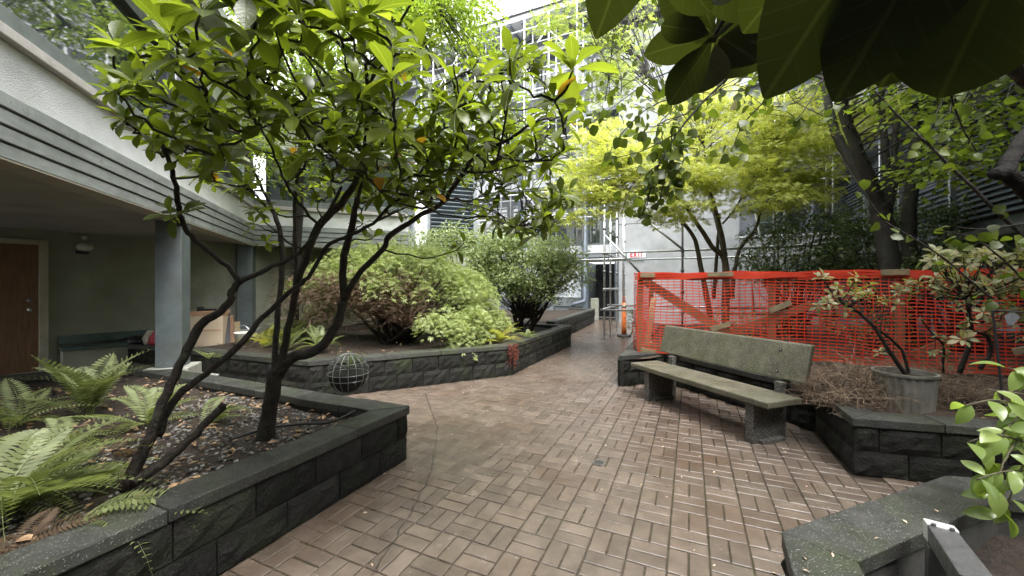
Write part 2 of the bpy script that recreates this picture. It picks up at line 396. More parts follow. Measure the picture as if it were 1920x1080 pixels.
C1 = G(763, 861)                                         # the front corner of the left planter
V2 = lambda x, y: Vector((x, y, 0))
PL1 = [C1 - D1 * 3.5, C1, V2(-5.2, 5.38), V2(-7.2, 3.55)]
PL2 = [V2(-7.0, 6.91), V2(-2.72, 5.25), V2(-.02, 6.66), V2(1.5, 9.95), V2(.5, 10.42)]
PL3 = [V2(1.12, 10.4), V2(3.35, 15.9), V2(2.4, 16.33)]
PL4 = [V2(3.95, 11.0), V2(1.63, 5.93), V2(2.43, 6.22), V2(3.19, 4.12), V2(2.78, 3.19), V2(5.6, 2.42)]
PL5 = [V2(4.2, 1.9), V2(2.46, 2.21), V2(1.19, 1.70), V2(.8, .95)]
def inside(p, poly):
    c = False; n = len(poly)
    for i in range(n):
        a, b_ = poly[i], poly[(i + 1) % n]
        if (a.y > p.y) != (b_.y > p.y) and p.x < (b_.x - a.x) * (p.y - a.y) / (b_.y - a.y) + a.x: c = not c
    return c
FULL = [PL1, PL2 + [V2(-4, 12)], PL3 + [V2(-3, 16), V2(-3, 11)], PL4 + [V2(9, 5), V2(9, 11)], PL5 + [V2(2, -1)]]

pave = thing('brick_paving', (1, 4, 0), None, None); pave['kind'] = 'structure'
MOD = .2165
O = G(1150.4, 902.2)
def pg(a, b_): return O + D2 * a + D1 * b_
def brick_mesh(name):
    lx, ly, bv = MOD / 2 - .0045, MOD / 4 - .0045, .0045
    v, f = [], []
    for z, o in ((-.03, 0), (-.0035, 0), (0, bv)):
        for sx, sy in ((-1, -1), (1, -1), (1, 1), (-1, 1)): v.append((sx * (lx - o), sy * (ly - o), z + R.uniform(-.0008, .0008)))
    for k in range(2):
        for i in range(4): f.append((k * 4 + i, k * 4 + (i + 1) % 4, k * 4 + 4 + (i + 1) % 4, k * 4 + 4 + i))
    f.append((8, 9, 10, 11)); return mesh(name, v, f, 'paver')
bvar = [brick_mesh('brick') for _ in range(4)]
cells = []
for i in range(-34, 36):
    for j in range(-14, 74):
        for k in (-1, 1):
            along = (i + j) % 2
            c = pg((i + .5) * MOD + (0 if along else k * MOD / 4), (j + .5) * MOD + (k * MOD / 4 if along else 0))
            if c.y < .75 or c.y > 17: continue
            if any(inside(c, q) for q in FULL): continue
            u, vv = proj((c.x, c.y, 0))
            if not (-60 < u < 2000 and vv < 1300): continue
            if c.x < -4.6 or c.x > 6 or (c.y > 7 and c.x < -.2): continue
            cells.append((c, along, u, vv))
def worn(c):                                             # surface skim that fills the joints on the left side
    t = (c - O).dot(D2)
    return min(1, max(0, (-1.15 - t + .35 * math.sin(c.y * 2.1) + .2 * math.sin(c.x * 5 + c.y * 3)) / .55))
vis = sorted([q for q in cells if 400 < q[2] < 1720 and q[3] < 1095], key=lambda q: -q[3])
near = set(id(q) for q in vis[:300])
mb = MB()
for q in cells:
    c, along, u, vv = q
    rot = math.atan2(D2.y, D2.x) + (0 if along else math.pi / 2) + R.uniform(-.006, .006)
    mw = Matrix.Translation((c.x, c.y, R.uniform(-.0018, .0012))) @ Matrix.Rotation(rot, 4, 'Z') @ Matrix.Rotation(R.uniform(-.006, .006), 4, 'X') @ Matrix.Rotation(R.uniform(-.005, .005), 4, 'Y')
    me = bvar[R.randrange(4)]
    if id(q) in near: place('brick', me, pave, mw)
    else: mb.add([mw @ x.co for x in me.vertices], [tuple(p.vertices) for p in me.polygons])
mb.build('brick_field', 'paver', pave, kind='stuff')
mb = MB(); N1, N2 = 150, 340; st = .055
vv_ = []
for j in range(N2):
    for i in range(N1):
        c = pg((i - 72) * st, (j - 60) * st); n_ = .5 + .5 * math.sin(c.x * 7.3 + math.sin(c.y * 5.1) * 2)
        vv_.append((c.x, c.y, -.0085 + .0015 * n_ + .0044 * worn(c)))
mb.add(vv_, [(j * N1 + i, j * N1 + i + 1, (j + 1) * N1 + i + 1, (j + 1) * N1 + i) for j in range(N2 - 1) for i in range(N1 - 1)])
ob = mb.build('mortar_bed', 'mortar', pave, smooth=True); ob.data.materials.append(MATS['skim'])
for pl in ob.data.polygons: pl.material_index = 1 if worn(pl.center) > .45 else 0
# settlement crack
mb = MB(); cp = [(797, 737), (806, 762), (814, 785), (820, 800), (817, 830), (814, 850), (808, 880), (800, 905), (786, 930), (770, 962), (748, 995), (742, 1015), (728, 1030), (712, 1052), (700, 1078), (690, 1095)]
pts = [G(*p) for p in cp]; fine = []
for a, b_ in zip(pts, pts[1:]):
    for t in range(5): fine.append(a.lerp(b_, t / 5) + Vector((R.uniform(-.006, .006), R.uniform(-.006, .006), 0)))
for a, b_ in zip(fine, fine[1:]):
    wd = R.uniform(.002, .005); n_ = Vector((b_.y - a.y, a.x - b_.x, 0)).normalized() * wd
    mb.add([a - n_ + UP * .003, a + n_ + UP * .003, b_ + n_ * .8 + UP * .003, b_ - n_ * .8 + UP * .003], [(0, 1, 2, 3)])
mb.build('crack', 'crack', pave)
# small round floor drain
dr = thing('floor_drain', G(1123, 868), 'small round black floor drain set in the brick paving', 'drain'); p = G(1123, 868)
MB().lathe([(.052, 0.0), (.054, .006), (.043, .0065), (.0425, .003)], p, 20).build('ring', 'galv_dark', dr)
MB().lathe([(.0422, .001), (.0422, .004)], p, 20).build('opening', 'crack', dr)
for k in (-1, 0, 1): MB().bar(p + Vector((-.03, k * .018, .005)), p + Vector((.03, k * .018, .005)), .003, .002).build('bar', 'galv_dark', dr)

# ================================================================== planters
def block_mesh(hh):
    L, nx, nz = .394, 6, 4; v, f = [], []
    amp = [[0] * (nx + 1) for _ in range(nz + 1)]
    for j in range(nz + 1):
        for i in range(nx + 1):
            e = i in (0, nx) or j in (0, nz)
            y = R.uniform(-.002, .002) if e else -R.uniform(.004, .026)
            v.append(((i / nx - .5) * L, y, .003 + j / nz * (hh - .006)))
    f += [(j * (nx + 1) + i, j * (nx + 1) + i + 1, (j + 1) * (nx + 1) + i + 1, (j + 1) * (nx + 1) + i) for j in range(nz) for i in range(nx)]
    b0 = len(v)
    for x, z in ((-.5, .003), (.5, .003), (.5, hh - .003), (-.5, hh - .003)): v.append((x * L, .06, z))
    W = nx + 1
    f.append(tuple([b0, b0 + 1] + list(range(nx, -1, -1))))
    f.append(tuple([b0 + 3, b0 + 2] + [nz * W + i for i in range(nx, -1, -1)]))
    f.append(tuple([b0, b0 + 3] + [j * W for j in range(nz, -1, -1)]))
    f.append(tuple([b0 + 1, b0 + 2] + [j * W + nx for j in range(nz, -1, -1)]))
    return mesh('block', v, f, 'block')
def planter(label, pts, h, soil, group='split-face block planters', soilmat='soil', cw=.22, soil_drop=.08):
    root = thing('stone_planter', pts[1], label, 'planter', group)
    n = len(pts); T = [(pts[i + 1] - pts[i]).normalized() for i in range(n - 1)]
    NL = [Vector((-t.y, t.x, 0)) for t in T]
    def off(i, d):
        if i == 0: return pts[0] + NL[0] * d
        if i == n - 1: return pts[-1] + NL[-1] * d
        m = (NL[i - 1] + NL[i]); m = m / (1 + NL[i - 1].dot(NL[i])); return pts[i] + m * d
    hh = (h - .07) / 2; bv = [block_mesh(hh) for _ in range(4)]
    for i in range(n - 1):
        L = (pts[i + 1] - pts[i]).length; k = max(1, round(L / .62)); t, nl = T[i], NL[i]
        o0, o1, i0, i1 = off(i, -.018), off(i + 1, -.018), off(i, cw), off(i + 1, cw)
        for q in range(k):
            g = .003
            a0 = o0.lerp(o1, q / k) + t * g; a1 = o0.lerp(o1, (q + 1) / k) - t * g
            b0 = i0 + t * g if q == 0 else pts[i] + t * (L * q / k) + nl * cw + t * g
            b1 = i1 - t * g if q == k - 1 else pts[i] + t * (L * (q + 1) / k) + nl * cw - t * g
            if q: a0 = pts[i] + t * (L * q / k) - nl * .018 + t * g
            if q < k - 1: a1 = pts[i] + t * (L * (q + 1) / k) - nl * .018 - t * g
            dz = R.uniform(-.004, .003)
            a0, a1, b0, b1 = [q_ + Vector((R.uniform(-.004, .004), R.uniform(-.004, .004), 0)) for q_ in (a0, a1, b0, b1)]
            MB().prism([a0, a1, b1, b0], h - .068 + dz, h + dz).build('cap_stone', 'cap', root, bevel=.006)
        c0, c1, c2, c3 = off(i, .03), off(i + 1, .03), off(i + 1, .2), off(i, .2)
        MB().prism([c0, c1, c2, c3], -.08, h - .0705).build('wall_core', 'block_joint', root)
        for course in (0, 1):
            x = -(.2 if course else 0) + R.uniform(-.05, 0); e0 = 0
            cuts = [0]
            x += .4
            while x < L - .06:
                if x - cuts[-1] > .08: cuts.append(x)
                x += .4
            cuts.append(L)
            for a, b_ in zip(cuts, cuts[1:]):
                c = pts[i] + t * ((a + b_) / 2)
                mw = Matrix(((t.x, nl.x, 0, c.x), (t.y, nl.y, 0, c.y), (0, 0, 1, course * hh + .001), (0, 0, 0, 1)))
                mw = mw @ Matrix.Diagonal(((b_ - a - .008) / .394, 1, 1, 1))
                place('block', bv[R.randrange(4)], root, mw)
    # planting soil, gently uneven
    xs = [p.x for p in soil]; ys = [p.y for p in soil]; nx, ny = 46, 46; vv = []
    for j in range(ny + 1):
        for i in range(nx + 1):
            x = min(xs) + (max(xs) - min(xs)) * i / nx; y = min(ys) + (max(ys) - min(ys)) * j / ny
            vv.append(Vector((x, y, h - soil_drop + .03 * math.sin(x * 3 + y) * math.sin(y * 2.3) + R.uniform(-.012, .012))))
    W = nx + 1; ff = []
    for j in range(ny):
        for i in range(nx):
            c = (vv[j * W + i] + vv[(j + 1) * W + i + 1]) / 2
            if inside(c, soil): ff.append((j * W + i, j * W + i + 1, (j + 1) * W + i + 1, (j + 1) * W + i))
    used = sorted({q for f in ff for q in f}); mp = {q: k for k, q in enumerate(used)}
    MB().add([vv[q] for q in used], [tuple(mp[q] for q in f) for f in ff]).build('soil', soilmat, root, smooth=True)
    return root
def inset(poly, d):
    c = sum(poly, Vector()) / len(poly); return [p + (c - p).normalized() * d for p in poly]
planter('dark split-face block planter with ferns and rhododendron trunks at front left', PL1, .47, inset(PL1 + [V2(-7, .5), V2(-2.6, .2)], .12), soil_drop=.09)
planter('long dark block planter holding the lacy mound shrub behind the wire ball', PL2, .52, inset(PL2 + [V2(-2, 12), V2(-6, 12)], .12))
planter('far mossy block planter running up to the downpipe and dark doorway', PL3, .56, inset(PL3 + [V2(-3, 17), V2(-3, 10.8)], .12))
planter('dark block planter wrapped around the bench and carrying the orange fence', PL4, .47, inset(PL4 + [V2(10, 4), V2(10, 11)], .12), soilmat='mulch', soil_drop=.04)
planter('speckled block planter corner with metal lamp at bottom right', PL5, .47, inset(PL5 + [V2(1.6, -.6), V2(4.2, -.6)], .12), soil_drop=.2)

# ================================================================== left building with covered walkway
lb = thing('left_building', (-5.5, 8.3, 0), 'white stucco building with grey grooved fascia over covered walkway', 'building')
Fp = Vector((-4.18, 4.8, 0)); K = Fp + E2 * 3.77; S0 = Fp - E2 * 7.0; K2 = K + E1 * 3.2
wk = [V2(-4.05, 4.98), V2(-5.18, 5.44), V2(-7.3, 3.5), V2(-13, 3), V2(-13, 13), V2(-1, 13), V2(-2.1, 9.6), V2(-5.3, 8.2)]
tag(MB().prism(wk, -.08, .2).build('walkway', 'walk'), None, None, kind='structure')
runs = [(S0, K, E1, 0, 1), (K, K2, -E2, 1, 0)]
def strip(a, b_, nrm, o0, o1, z0, z1, name, mat, parent=lb, ca=0, cb=0, bevel=0):
    """a long member along a facade; o0..o1 is its depth measured out from the facade line"""
    t = (b_ - a).normalized()
    pa0, pa1 = a + nrm * o0 + t * ca * o0, a + nrm * o1 + t * ca * o1
    pb0, pb1 = b_ + nrm * o0 - t * cb * o0, b_ + nrm * o1 - t * cb * o1
    return MB().prism([pa0, pb0, pb1, pa1], z0, z1).build(name, mat, parent, bevel=bevel)
for a, b_, nn, ca, cb in runs:
    kw = dict(ca=ca, cb=cb)
    for q in range(4):
        z = 2.385 + q * .108
        strip(a, b_, nn, -.05, .004 + q * .01, z, z + .094, 'fascia_board', 'fascia', bevel=.005, **kw)
    strip(a, b_, nn, -.2, -.03, 2.38, 2.818, 'fascia_backing', 'rear_dark', **kw)
    strip(a, b_, nn, -.2, .0, 2.82, 3.157, 'stucco_band', 'stucco', **kw)
    strip(a, b_, nn, -.2, .055, 3.162, 3.235, 'sill', 'sill_light', bevel=.006, **kw)
    strip(a, b_, nn, -.2, .022, 3.237, 3.37, 'window_rail', 'frame_grey', bevel=.006, **kw)
    L = (b_ - a).length; t = (b_ - a).normalized()
    cuts = [.0, 2.0, 4.5, 7.0, 9.4, L - .12] if L > 5 else [.12, 1.6, L]
    for s0, s1 in zip(cuts, cuts[1:]):
        wnd = MB().prism([a + t * (s0 + .1) - nn * .12, a + t * (s1 - .1) - nn * .12, a + t * (s1 - .1) - nn * .05, a + t * (s0 + .1) - nn * .05], 3.372, 4.34).build('window_pane', 'window_glass', lb)
        MB().prism([a + t * (s1 - .1) - nn * .16, a + t * (s1 + .1) - nn * .16, a + t * (s1 + .1) + nn * .01, a + t * (s1 - .1) + nn * .01], 3.372, 4.34).build('mullion', 'frame_dark', lb, bevel=.01)
    strip(a, b_, nn, -.2, .02, 4.342, 4.46, 'window_head', 'frame_dark', **kw)
    strip(a, b_, nn, -.2, .0, 4.462, 5.3, 'upper_wall', 'stucco', **kw)
    strip(a, b_, nn, -.6, .35, 5.302, 5.45, 'eave', 'fascia', **kw)
sof = [S0 - E1 * .2, K - E1 * .2 + E2 * .2, K2 + E2 * .2, K2 + E2 * 4, K - E1 * 4 + E2 * 4, S0 - E1 * 6]
MB().prism(sof, 2.4, 2.46).build('soffit', 'soffit', lb)
strip(S0, K, E1, -.2, .0, 2.372, 2.399, 'soffit_edge', 'trim_cream', ca=0, cb=1)
strip(K, K2, -E2, -.2, .0, 2.372, 2.399, 'soffit_edge', 'trim_cream', ca=1)
# back wall of the walkway
W0 = V2(-7.5, 6.0); Wt = dirv(55); Wn = Vector((Wt.y, -Wt.x, 0))
wl = [W0 - Wt * 5, W0 + Wt * 2.65, V2(-4.6, 10.45), V2(-.4, 12.0)]
for a, b_ in zip(wl, wl[1:]):
    t = (b_ - a).normalized(); n_ = Vector((-t.y, t.x, 0))
    MB().prism([a, b_, b_ + n_ * .2, a + n_ * .2], .2, 2.41).build('walkway_wall', 'green_wall', lb)
def wpt(t, o, z): return W0 + Wt * t + Wn * o + UP * z
def wbox(t0, t1, o0, o1, z0, z1, name, mat, parent, bevel=0):
    return MB().prism([wpt(t0, o0, 0), wpt(t1, o0, 0), wpt(t1, o1, 0), wpt(t0, o1, 0)], z0, z1).build(name, mat, parent, bevel=bevel)
dr = wbox(-.72, .16, .002, .03, .2, 2.16, 'door', 'door_wood', lb)
wbox(.16, .26, .002, .07, .2, 2.24, 'door_frame', 'trim_cream', dr, .006)
wbox(-.82, -.72, .002, .07, .2, 2.24, 'door_frame', 'trim_cream', dr, .006)
wbox(-.72, .16, .002, .07, 2.162, 2.24, 'door_frame', 'trim_cream', dr, .006)
p = wpt(.07, .03, 1.16); MB().tube([p, p + Wn * .05, p + Wn * .055, p + Wn * .075], [.012, .012, .03, .026], 12).build('door_knob', 'galv', dr, True)
p = wpt(.07, .03, 1.3); MB().tube([p, p + Wn * .015], .028, 12).build('deadbolt', 'galv_dark', dr, True)
wb = thing('wall_bench', wpt(1.2, .2, .2), 'dark green board bench built against the walkway wall', 'bench')
wbox(.36, 2.2, .01, .06, .58, .72, 'back_rail', 'rail_green', wb, .006)
wbox(.36, 2.2, .01, .34, .5, .545, 'seat_board', 'rail_green', wb, .006)
wbox(.38, 2.2, .01, .3, .2, .498, 'front_panel', 'green_wall', wb, .004)
lm = thing('wall_lamp', wpt(.62, 0, 2.1), 'white jar lamp with dark base on green walkway wall', 'lamp')
wbox(.55, .69, .001, .1, 2.05, 2.1, 'base', 'black_metal', lm, .006)
MB().lathe([(.03, 0), (.085, .02), (.1, .06), (.085, .11), (.04, .13)], wpt(.64, .12, 2.095), 18).build('globe', 'plastic_white', lm, True)
MB().lathe([(.02, 0), (.035, .02), (.03, .05), (.012, .06)], wpt(.64, .08, 2.29), 14).build('sensor', 'plastic_white', lm, True)
# posts on concrete pedestals
for c, zt in ((Fp + E2 * .5 - E1 * .16, .47), (K + E2 * .16 - E1 * .16, .6)):
    hw = .14
    po = MB().prism([c - E1 * hw - E2 * hw, c + E1 * hw - E2 * hw, c + E1 * hw + E2 * hw, c - E1 * hw + E2 * hw], zt, 2.372).build('post', 'post_blue', lb, bevel=.008)
    hw = .24
    MB().prism([c - E1 * hw - E2 * hw, c + E1 * hw - E2 * hw, c + E1 * hw + E2 * hw, c - E1 * hw + E2 * hw], -.05, zt - .002).build('pedestal', 'concrete', po, bevel=.015)
# things kept on the walkway
bx = thing('cardboard_box', V2(-5.55, 7.3) + UP * .2, 'tall pale cardboard box with brown lid behind the blue posts', 'box')
c = V2(-5.58, 7.25); a1, a2 = E1 * .25, E2 * .2
MB().prism([c - a1 - a2, c + a1 - a2, c + a1 + a2, c - a1 + a2], .2, .98).build('carton', 'cardboard', bx, bevel=.006)
MB().prism([c - a1 * 1.03 - a2 * 1.03, c + a1 * 1.03 - a2 * 1.03, c + a1 * 1.03 + a2 * 1.03, c - a1 * 1.03 + a2 * 1.03], .982, 1.06).build('lid', 'cardboard_flap', bx, bevel=.006)
MB().prism([c - a1 * .9 - a2 * 1.01, c + a1 * .9 - a2 * 1.01, c + a1 * .9 - a2 * 1.0, c - a1 * .9 - a2 * 1.0], .7, .73).build('tape', 'cardboard_flap', bx)
for k, (dx, ln, mt, lb_) in enumerate(((.4, 1.25, 'door_wood', 'reddish plank leaning beside the cardboard box'), (.5, 1.05, 'lumber', 'short pale plank leaning beside the reddish plank'), (.33, 1.4, 'rear_dark', 'dark plank leaning behind the cardboard box'))):
    b0 = c + E1 * dx - a2 + UP * .2; b1 = b0 - E1 * .12 + E2 * .35 + UP * ln * .6
    tag(MB().bar(b0, b1, .09, .03, E1).build('plank', mt), lb_, 'plank', 'planks leaning on the walkway')
hm = thing('hand_tool', c + UP * 1.06, 'black hand tool lying on the cardboard box', 'tool')
MB().tube([c - E1 * .14 + UP * 1.085, c + E1 * .1 + UP * 1.08], .018, 8).build('handle', 'black_metal', hm)
MB().box(c - E1 * .15 + UP * 1.1, E1 * .03, E2 * .08, UP * .035).build('head', 'black_metal', hm, bevel=.006)
def bag(c, rx, ry, rz, mat, label, name='carrier_bag'):
    m_ = MB(); rings = []
    for z, s_ in ((0, .8), (.15, 1), (.45, .98), (.7, .8), (.9, .5), (1, .3)):
        for k in range(14):
            th = 2 * math.pi * k / 14; j_ = R.uniform(.86, 1.12)
            rings.append(Vector(c) + E1 * rx * s_ * j_ * math.cos(th) + E2 * ry * s_ * j_ * math.sin(th) + UP * rz * (z + R.uniform(-.03, .03) * (z > 0)))
    f = [(i * 14 + k, i * 14 + (k + 1) % 14, (i + 1) * 14 + (k + 1) % 14, (i + 1) * 14 + k) for i in range(5) for k in range(14)] + [tuple(range(13, -1, -1)), tuple(70 + k for k in range(14))]
    return tag(m_.add(rings, f).build(name, mat, None, True), label, 'bag')
bag(V2(-6.55, 6.9) + UP * .52, .24, .15, .13, 'bag_black', 'slumped black bag on the low stone wall', 'slumped_bag')
bag(V2(-6.24, 6.76) + UP * .52, .1, .1, .24, 'bag_pale', 'pale carrier bag between the black and red bags')
bag(V2(-6.05, 6.7) + UP * .52, .12, .1, .25, 'bag_red', 'dark red carrier bag beside the blue post')
bk = thing('bucket', V2(-4.9, 7.0) + UP * .45, 'white plastic bucket near the second blue post', 'bucket'); c = V2(-4.85, 7.05)
MB().lathe([(.1, .44), (.125, .66), (.135, .67), (.135, .69), (.12, .69), (.1, .6)], c, 20).build('pail', 'plastic_white', bk, True)
MB().tube([c + Vector((.13 * math.cos(a), 0, .68 + .13 * math.sin(a))) for a in [math.pi * k / 10 for k in range(11)]], .004, 6).build('handle', 'galv', bk)

# ================================================================== rear building
R0 = V2(4.16, 17.0)
def RB(s, o, z): return R0 + D2 * s - D1 * o + UP * z
rb = thing('rear_building', RB(0, 0, 0), 'grey apartment building with white bands and scaffolding at the rear', 'building')
def rbox(s0, s1, o0, o1, z0, z1, name, mat, parent=rb, bevel=0):
    return MB().prism([RB(s0, o0, 0), RB(s1, o0, 0), RB(s1, o1, 0), RB(s0, o1, 0)], z0, z1).build(name, mat, parent, bevel=bevel)
rbox(-17, -1.05, -.5, -.2, 0, 2.55, 'wall', 'rear_grey')
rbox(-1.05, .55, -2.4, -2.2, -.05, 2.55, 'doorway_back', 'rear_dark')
rbox(-1.05, -1.0, -2.2, -.2, -.05, 2.55, 'doorway_side', 'rear_grey')
rbox(.55, 4.9, -2.2, .55, -.05, 12.0, 'panel_wall', 'rear_wall')
rbox(.56, 4.89, .551, .556, 4.02, 4.04, 'panel_joint', 'rear_dark')
rbox(4.9, 12, -.5, -.2, -.05, 12.0, 'wall', 'rear_grey')
rbox(-17, .55, -.5, -.2, 2.55, 13.2, 'wall', 'rear_grey')
for z in (2.85, 6.0, 9.1, 12.2):
    rbox(-17, .55, -.2, .02, z, z + .42, 'white_band', 'rear_white')
    rbox(4.9, 12, -.2, .02, z, z + .42, 'white_band', 'rear_white')
    rbox(-17, .55, -.2, .3, z - .14, z - .002, 'slab_edge', 'rear_grey')
for z in (3.27, 6.42, 9.52):
    for s in np.arange(-16.6, .3, 1.5):
        s1 = min(s + 1.3, .45)
        wn = rbox(s, s1, -.19, -.1, z + .02, z + 2.1, 'window', 'frame_grey')
        rbox(s + .08, s1 - .08, -.1, -.085, z + .1, z + .98, 'pane', 'window_glass', wn)
        rbox(s + .08, s1 - .08, -.1, -.085, z + 1.08, z + 2.02, 'pane', 'window_glass', wn)
    for s in (5.5, 7.3, 9.2):
        wn = rbox(s, s + 1.45, -.19, -.08, z + .1, z + 2.2, 'window', 'frame_dark')
        rbox(s + .1, s + .68, -.08, -.065, z + .2, z + 2.1, 'pane', 'window_glass', wn)
        rbox(s + .78, s + 1.35, -.08, -.065, z + .2, z + 2.1, 'pane', 'window_glass', wn)
for s in (-13.2, -10.2, -7.2, -4.2, -1.1): rbox(s, s + .22, -.2, .16, 0, 13, 'column', 'slate_blue', bevel=.02)
rbox(.3, .54, -.2, .1, 0, 2.55, 'door_jamb', 'slate_blue')
for s0, s1 in ((-2.5, -1.15), (-4.0, -2.7), (-6, -4.4)):
    wn = rbox(s0, s1, -.195, -.12, .55, 2.5, 'window', 'frame_grey'); rbox(s0 + .06, s1 - .06, -.12, -.1, .95, 2.44, 'pane', 'pale_blue_glass', wn)
rbox(4.95, 5.75, -.19, -.1, 0, 2.2, 'door', 'door_wood')
rbox(4.92, 7.3, .2, .5, 0, 3.25, 'parapet', 'rear_wall'); rbox(4.9, 7.35, .16, .55, 3.252, 3.33, 'parapet_cap', 'rear_white')
rbox(8.3, 9.1, -.19, .1, 0, 12, 'pier', 'rear_wall')
rbox(-17, 12, -.6, 1.3, 13.2, 13.45, 'eave', 'rear_white')
for k in range(36): rbox(-16.6 + k * .62, -16.5 + k * .62, -.2, 1.25, 13.1, 13.198, 'rafter', 'rear_grey')
MB().add([RB(-17, 1.4, 13.46), RB(12, 1.4, 13.46), RB(12, -4, 16.2), RB(-17, -4, 16.2), RB(-17, -4, 13.46), RB(12, -4, 13.46)], [(0, 1, 2, 3), (4, 5, 1, 0), (3, 2, 5, 4), (0, 3, 4), (1, 5, 2)]).build('roof', 'roof', rb)
for s in np.arange(-16, 11.5, 1.0): MB().bar(RB(s, 1.38, 13.5), RB(s, -4, 16.24), .05, .06).build('roof_seam', 'rear_grey', rb)
# downpipe with a bent foot
q = RB(-.95, .25, 0)
MB().tube([q + UP * 9, q + UP * 1.0, q + UP * .82 - D1 * .08, q + UP * .72 - D2 * .3 - D1 * .2, q + UP * .62 - D2 * .55 - D1 * .25], .075, 12).build('downpipe', 'slate_blue', rb, True)
# green edged post beside the steps
gp = RB(-.62, .6, 0)
tag(MB().prism([gp, gp + D2 * .3, gp + D2 * .3 + D1 * .3, gp + D1 * .3], 0, .95).build('garden_pier', 'concrete', None, bevel=.02), 'low mossy concrete pier at the end of the far planter', 'pier')
# EXIT sign
ex = thing('exit_sign', RB(1.12, .56, 2.7), 'white EXIT sign with red letters on the pale rear wall', 'sign')
rbox(.9, 1.62, .557, .64, 2.62, 2.9, 'sign_box', 'rear_white', ex, .01)
LT = {'E': [(0, 0, .22, 1), (.22, .8, .75, 1), (.22, .4, .66, .6), (.22, 0, .75, .2)], 'I': [(.2, 0, .44, 1)], 'T': [(0, .8, .8, 1), (.29, 0, .51, .8)]}
def sbox(x0, x1, z0, z1): return rbox(x0, x1, .641, .648, z0, z1, 'stroke', 'sign_red', ex)
x = 1.02
for ch in 'EXIT':
    m_ = MB(); wd, hg, z0 = .13, .2, 2.66
    if ch == 'X':
        for a, b_ in (((0, 0), (.75, 1)), ((0, 1), (.75, 0))):
            m_.bar(RB(x + a[0] * wd, .645, z0 + a[1] * hg), RB(x + b_[0] * wd, .645, z0 + b_[1] * hg), .036, .006, D2)
    else:
        for x0, y0, x1, y1 in LT[ch]:
            m_.prism([RB(x + x0 * wd, .641, 0), RB(x + x1 * wd, .641, 0), RB(x + x1 * wd, .648, 0), RB(x + x0 * wd, .648, 0)], z0 + y0 * hg, z0 + y1 * hg)
    m_.build('letter', 'sign_red', ex); x += .1 if ch == 'I' else .145
# louvre block between the left and rear buildings
lv = thing('louvre_block', K2 + E1 * .7, 'tall louvred stair block beyond the end of the white band', 'building')
q0 = V2(-2.75, 12.2)
MB().prism([q0, q0 + E1 * 1.7, q0 + E1 * 1.7 + E2 * 2, q0 + E2 * 2], 0, 5.6).build('wall', 'rear_grey', lv)
MB().prism([q0 - E1 * .25 - E2 * .05, q0 + E1 * .1 - E2 * .05, q0 + E1 * .1 + E2 * .1, q0 - E1 * .25 + E2 * .1], 0, 5.6).build('white_pilaster', 'rear_white', lv)
for k in range(24):
    z = 2.3 + k * .13
    MB().box(q0 + E1 * .9 - E2 * .06 + UP * z, E1 * .68, (-E2 + UP * .8).normalized() * .045, UP * .012).build('slat', 'slate_blue', lv)
MB().prism([q0 + E1 * .2 - E2 * .012, q0 + E1 * 1.6 - E2 * .012, q0 + E1 * 1.6 - E2 * .004, q0 + E1 * .2 - E2 * .004], 2.2, 5.4).build('backing', 'rear_dark', lv)

# ================================================================== right building
Q0 = V2(8.2, 6.2); QN = -D2
def QB(s, o, z): return Q0 + D1 * s + QN * o + UP * z
qb = thing('right_building', QB(3, 0, 0), 'dark louvred building wing along the courtyard on the right', 'building')
def qbox(s0, s1, o0, o1, z0, z1, name, mat, parent=qb, bevel=0):
    return MB().prism([QB(s0, o0, 0), QB(s1, o0, 0), QB(s1, o1, 0), QB(s0, o1, 0)], z0, z1).build(name, mat, parent, bevel=bevel)
qbox(-7, 9.5, -.4, -.15, -.05, 10.5, 'wall', 'rear_grey')
qbox(-7, 9.5, -.15, .25, 2.35, 2.52, 'floor_beam', 'galv_dark', bevel=.02)
qbox(-7, 9.5, -.15, .4, 5.25, 5.5, 'canopy_edge', 'rear_grey'); qbox(-7, 9.5, -.15, .9, 5.51, 5.62, 'canopy', 'roof')
qbox(-7, 9.5, -.15, .3, 8.2, 8.5, 'upper_band', 'rear_white')
for s0 in (-4.4, -2.2, 0, 2.2, 4.4, 6.6):
    for z0, nn in ((2.75, 9), (3.95, 9)):
        wn = qbox(s0, s0 + 2.0, -.149, -.1, z0, z0 + 1.05, 'louvre_panel', 'rear_dark')
        for k in range(nn):
            MB().box(QB(s0 + 1.0, -.06, z0 + .08 + k * .112), D1 * .97, (QN - UP * .9).normalized() * .048, UP * .011).build('slat', 'slate_blue', wn)
    qbox(s0 - .14, s0 - .06, -.149, .02, 2.53, 5.2, 'louvre_post', 'galv')
for s0 in (-3, .2, 3.2, 6.2):
    wn = qbox(s0, s0 + 2.2, -.149, -.06, 6.0, 7.9, 'window', 'frame_dark')
    qbox(s0 + .1, s0 + 1.05, -.06, -.045, 6.1, 7.8, 'pane', 'window_glass', wn); qbox(s0 + 1.15, s0 + 2.1, -.06, -.045, 6.1, 7.8, 'pane', 'window_glass', wn)
    wn = qbox(s0, s0 + 2.4, -.149, -.06, .5, 2.1, 'window', 'frame_dark'); qbox(s0 + .1, s0 + 2.3, -.06, -.045, .6, 2.0, 'pane', 'window_glass', wn)
qbox(-7, 9.5, -.4, 1.0, 10.5, 10.7, 'eave', 'rear_white')
qbox(-7, 9.5, -3, .8, 10.71, 11.2, 'roof', 'roof')

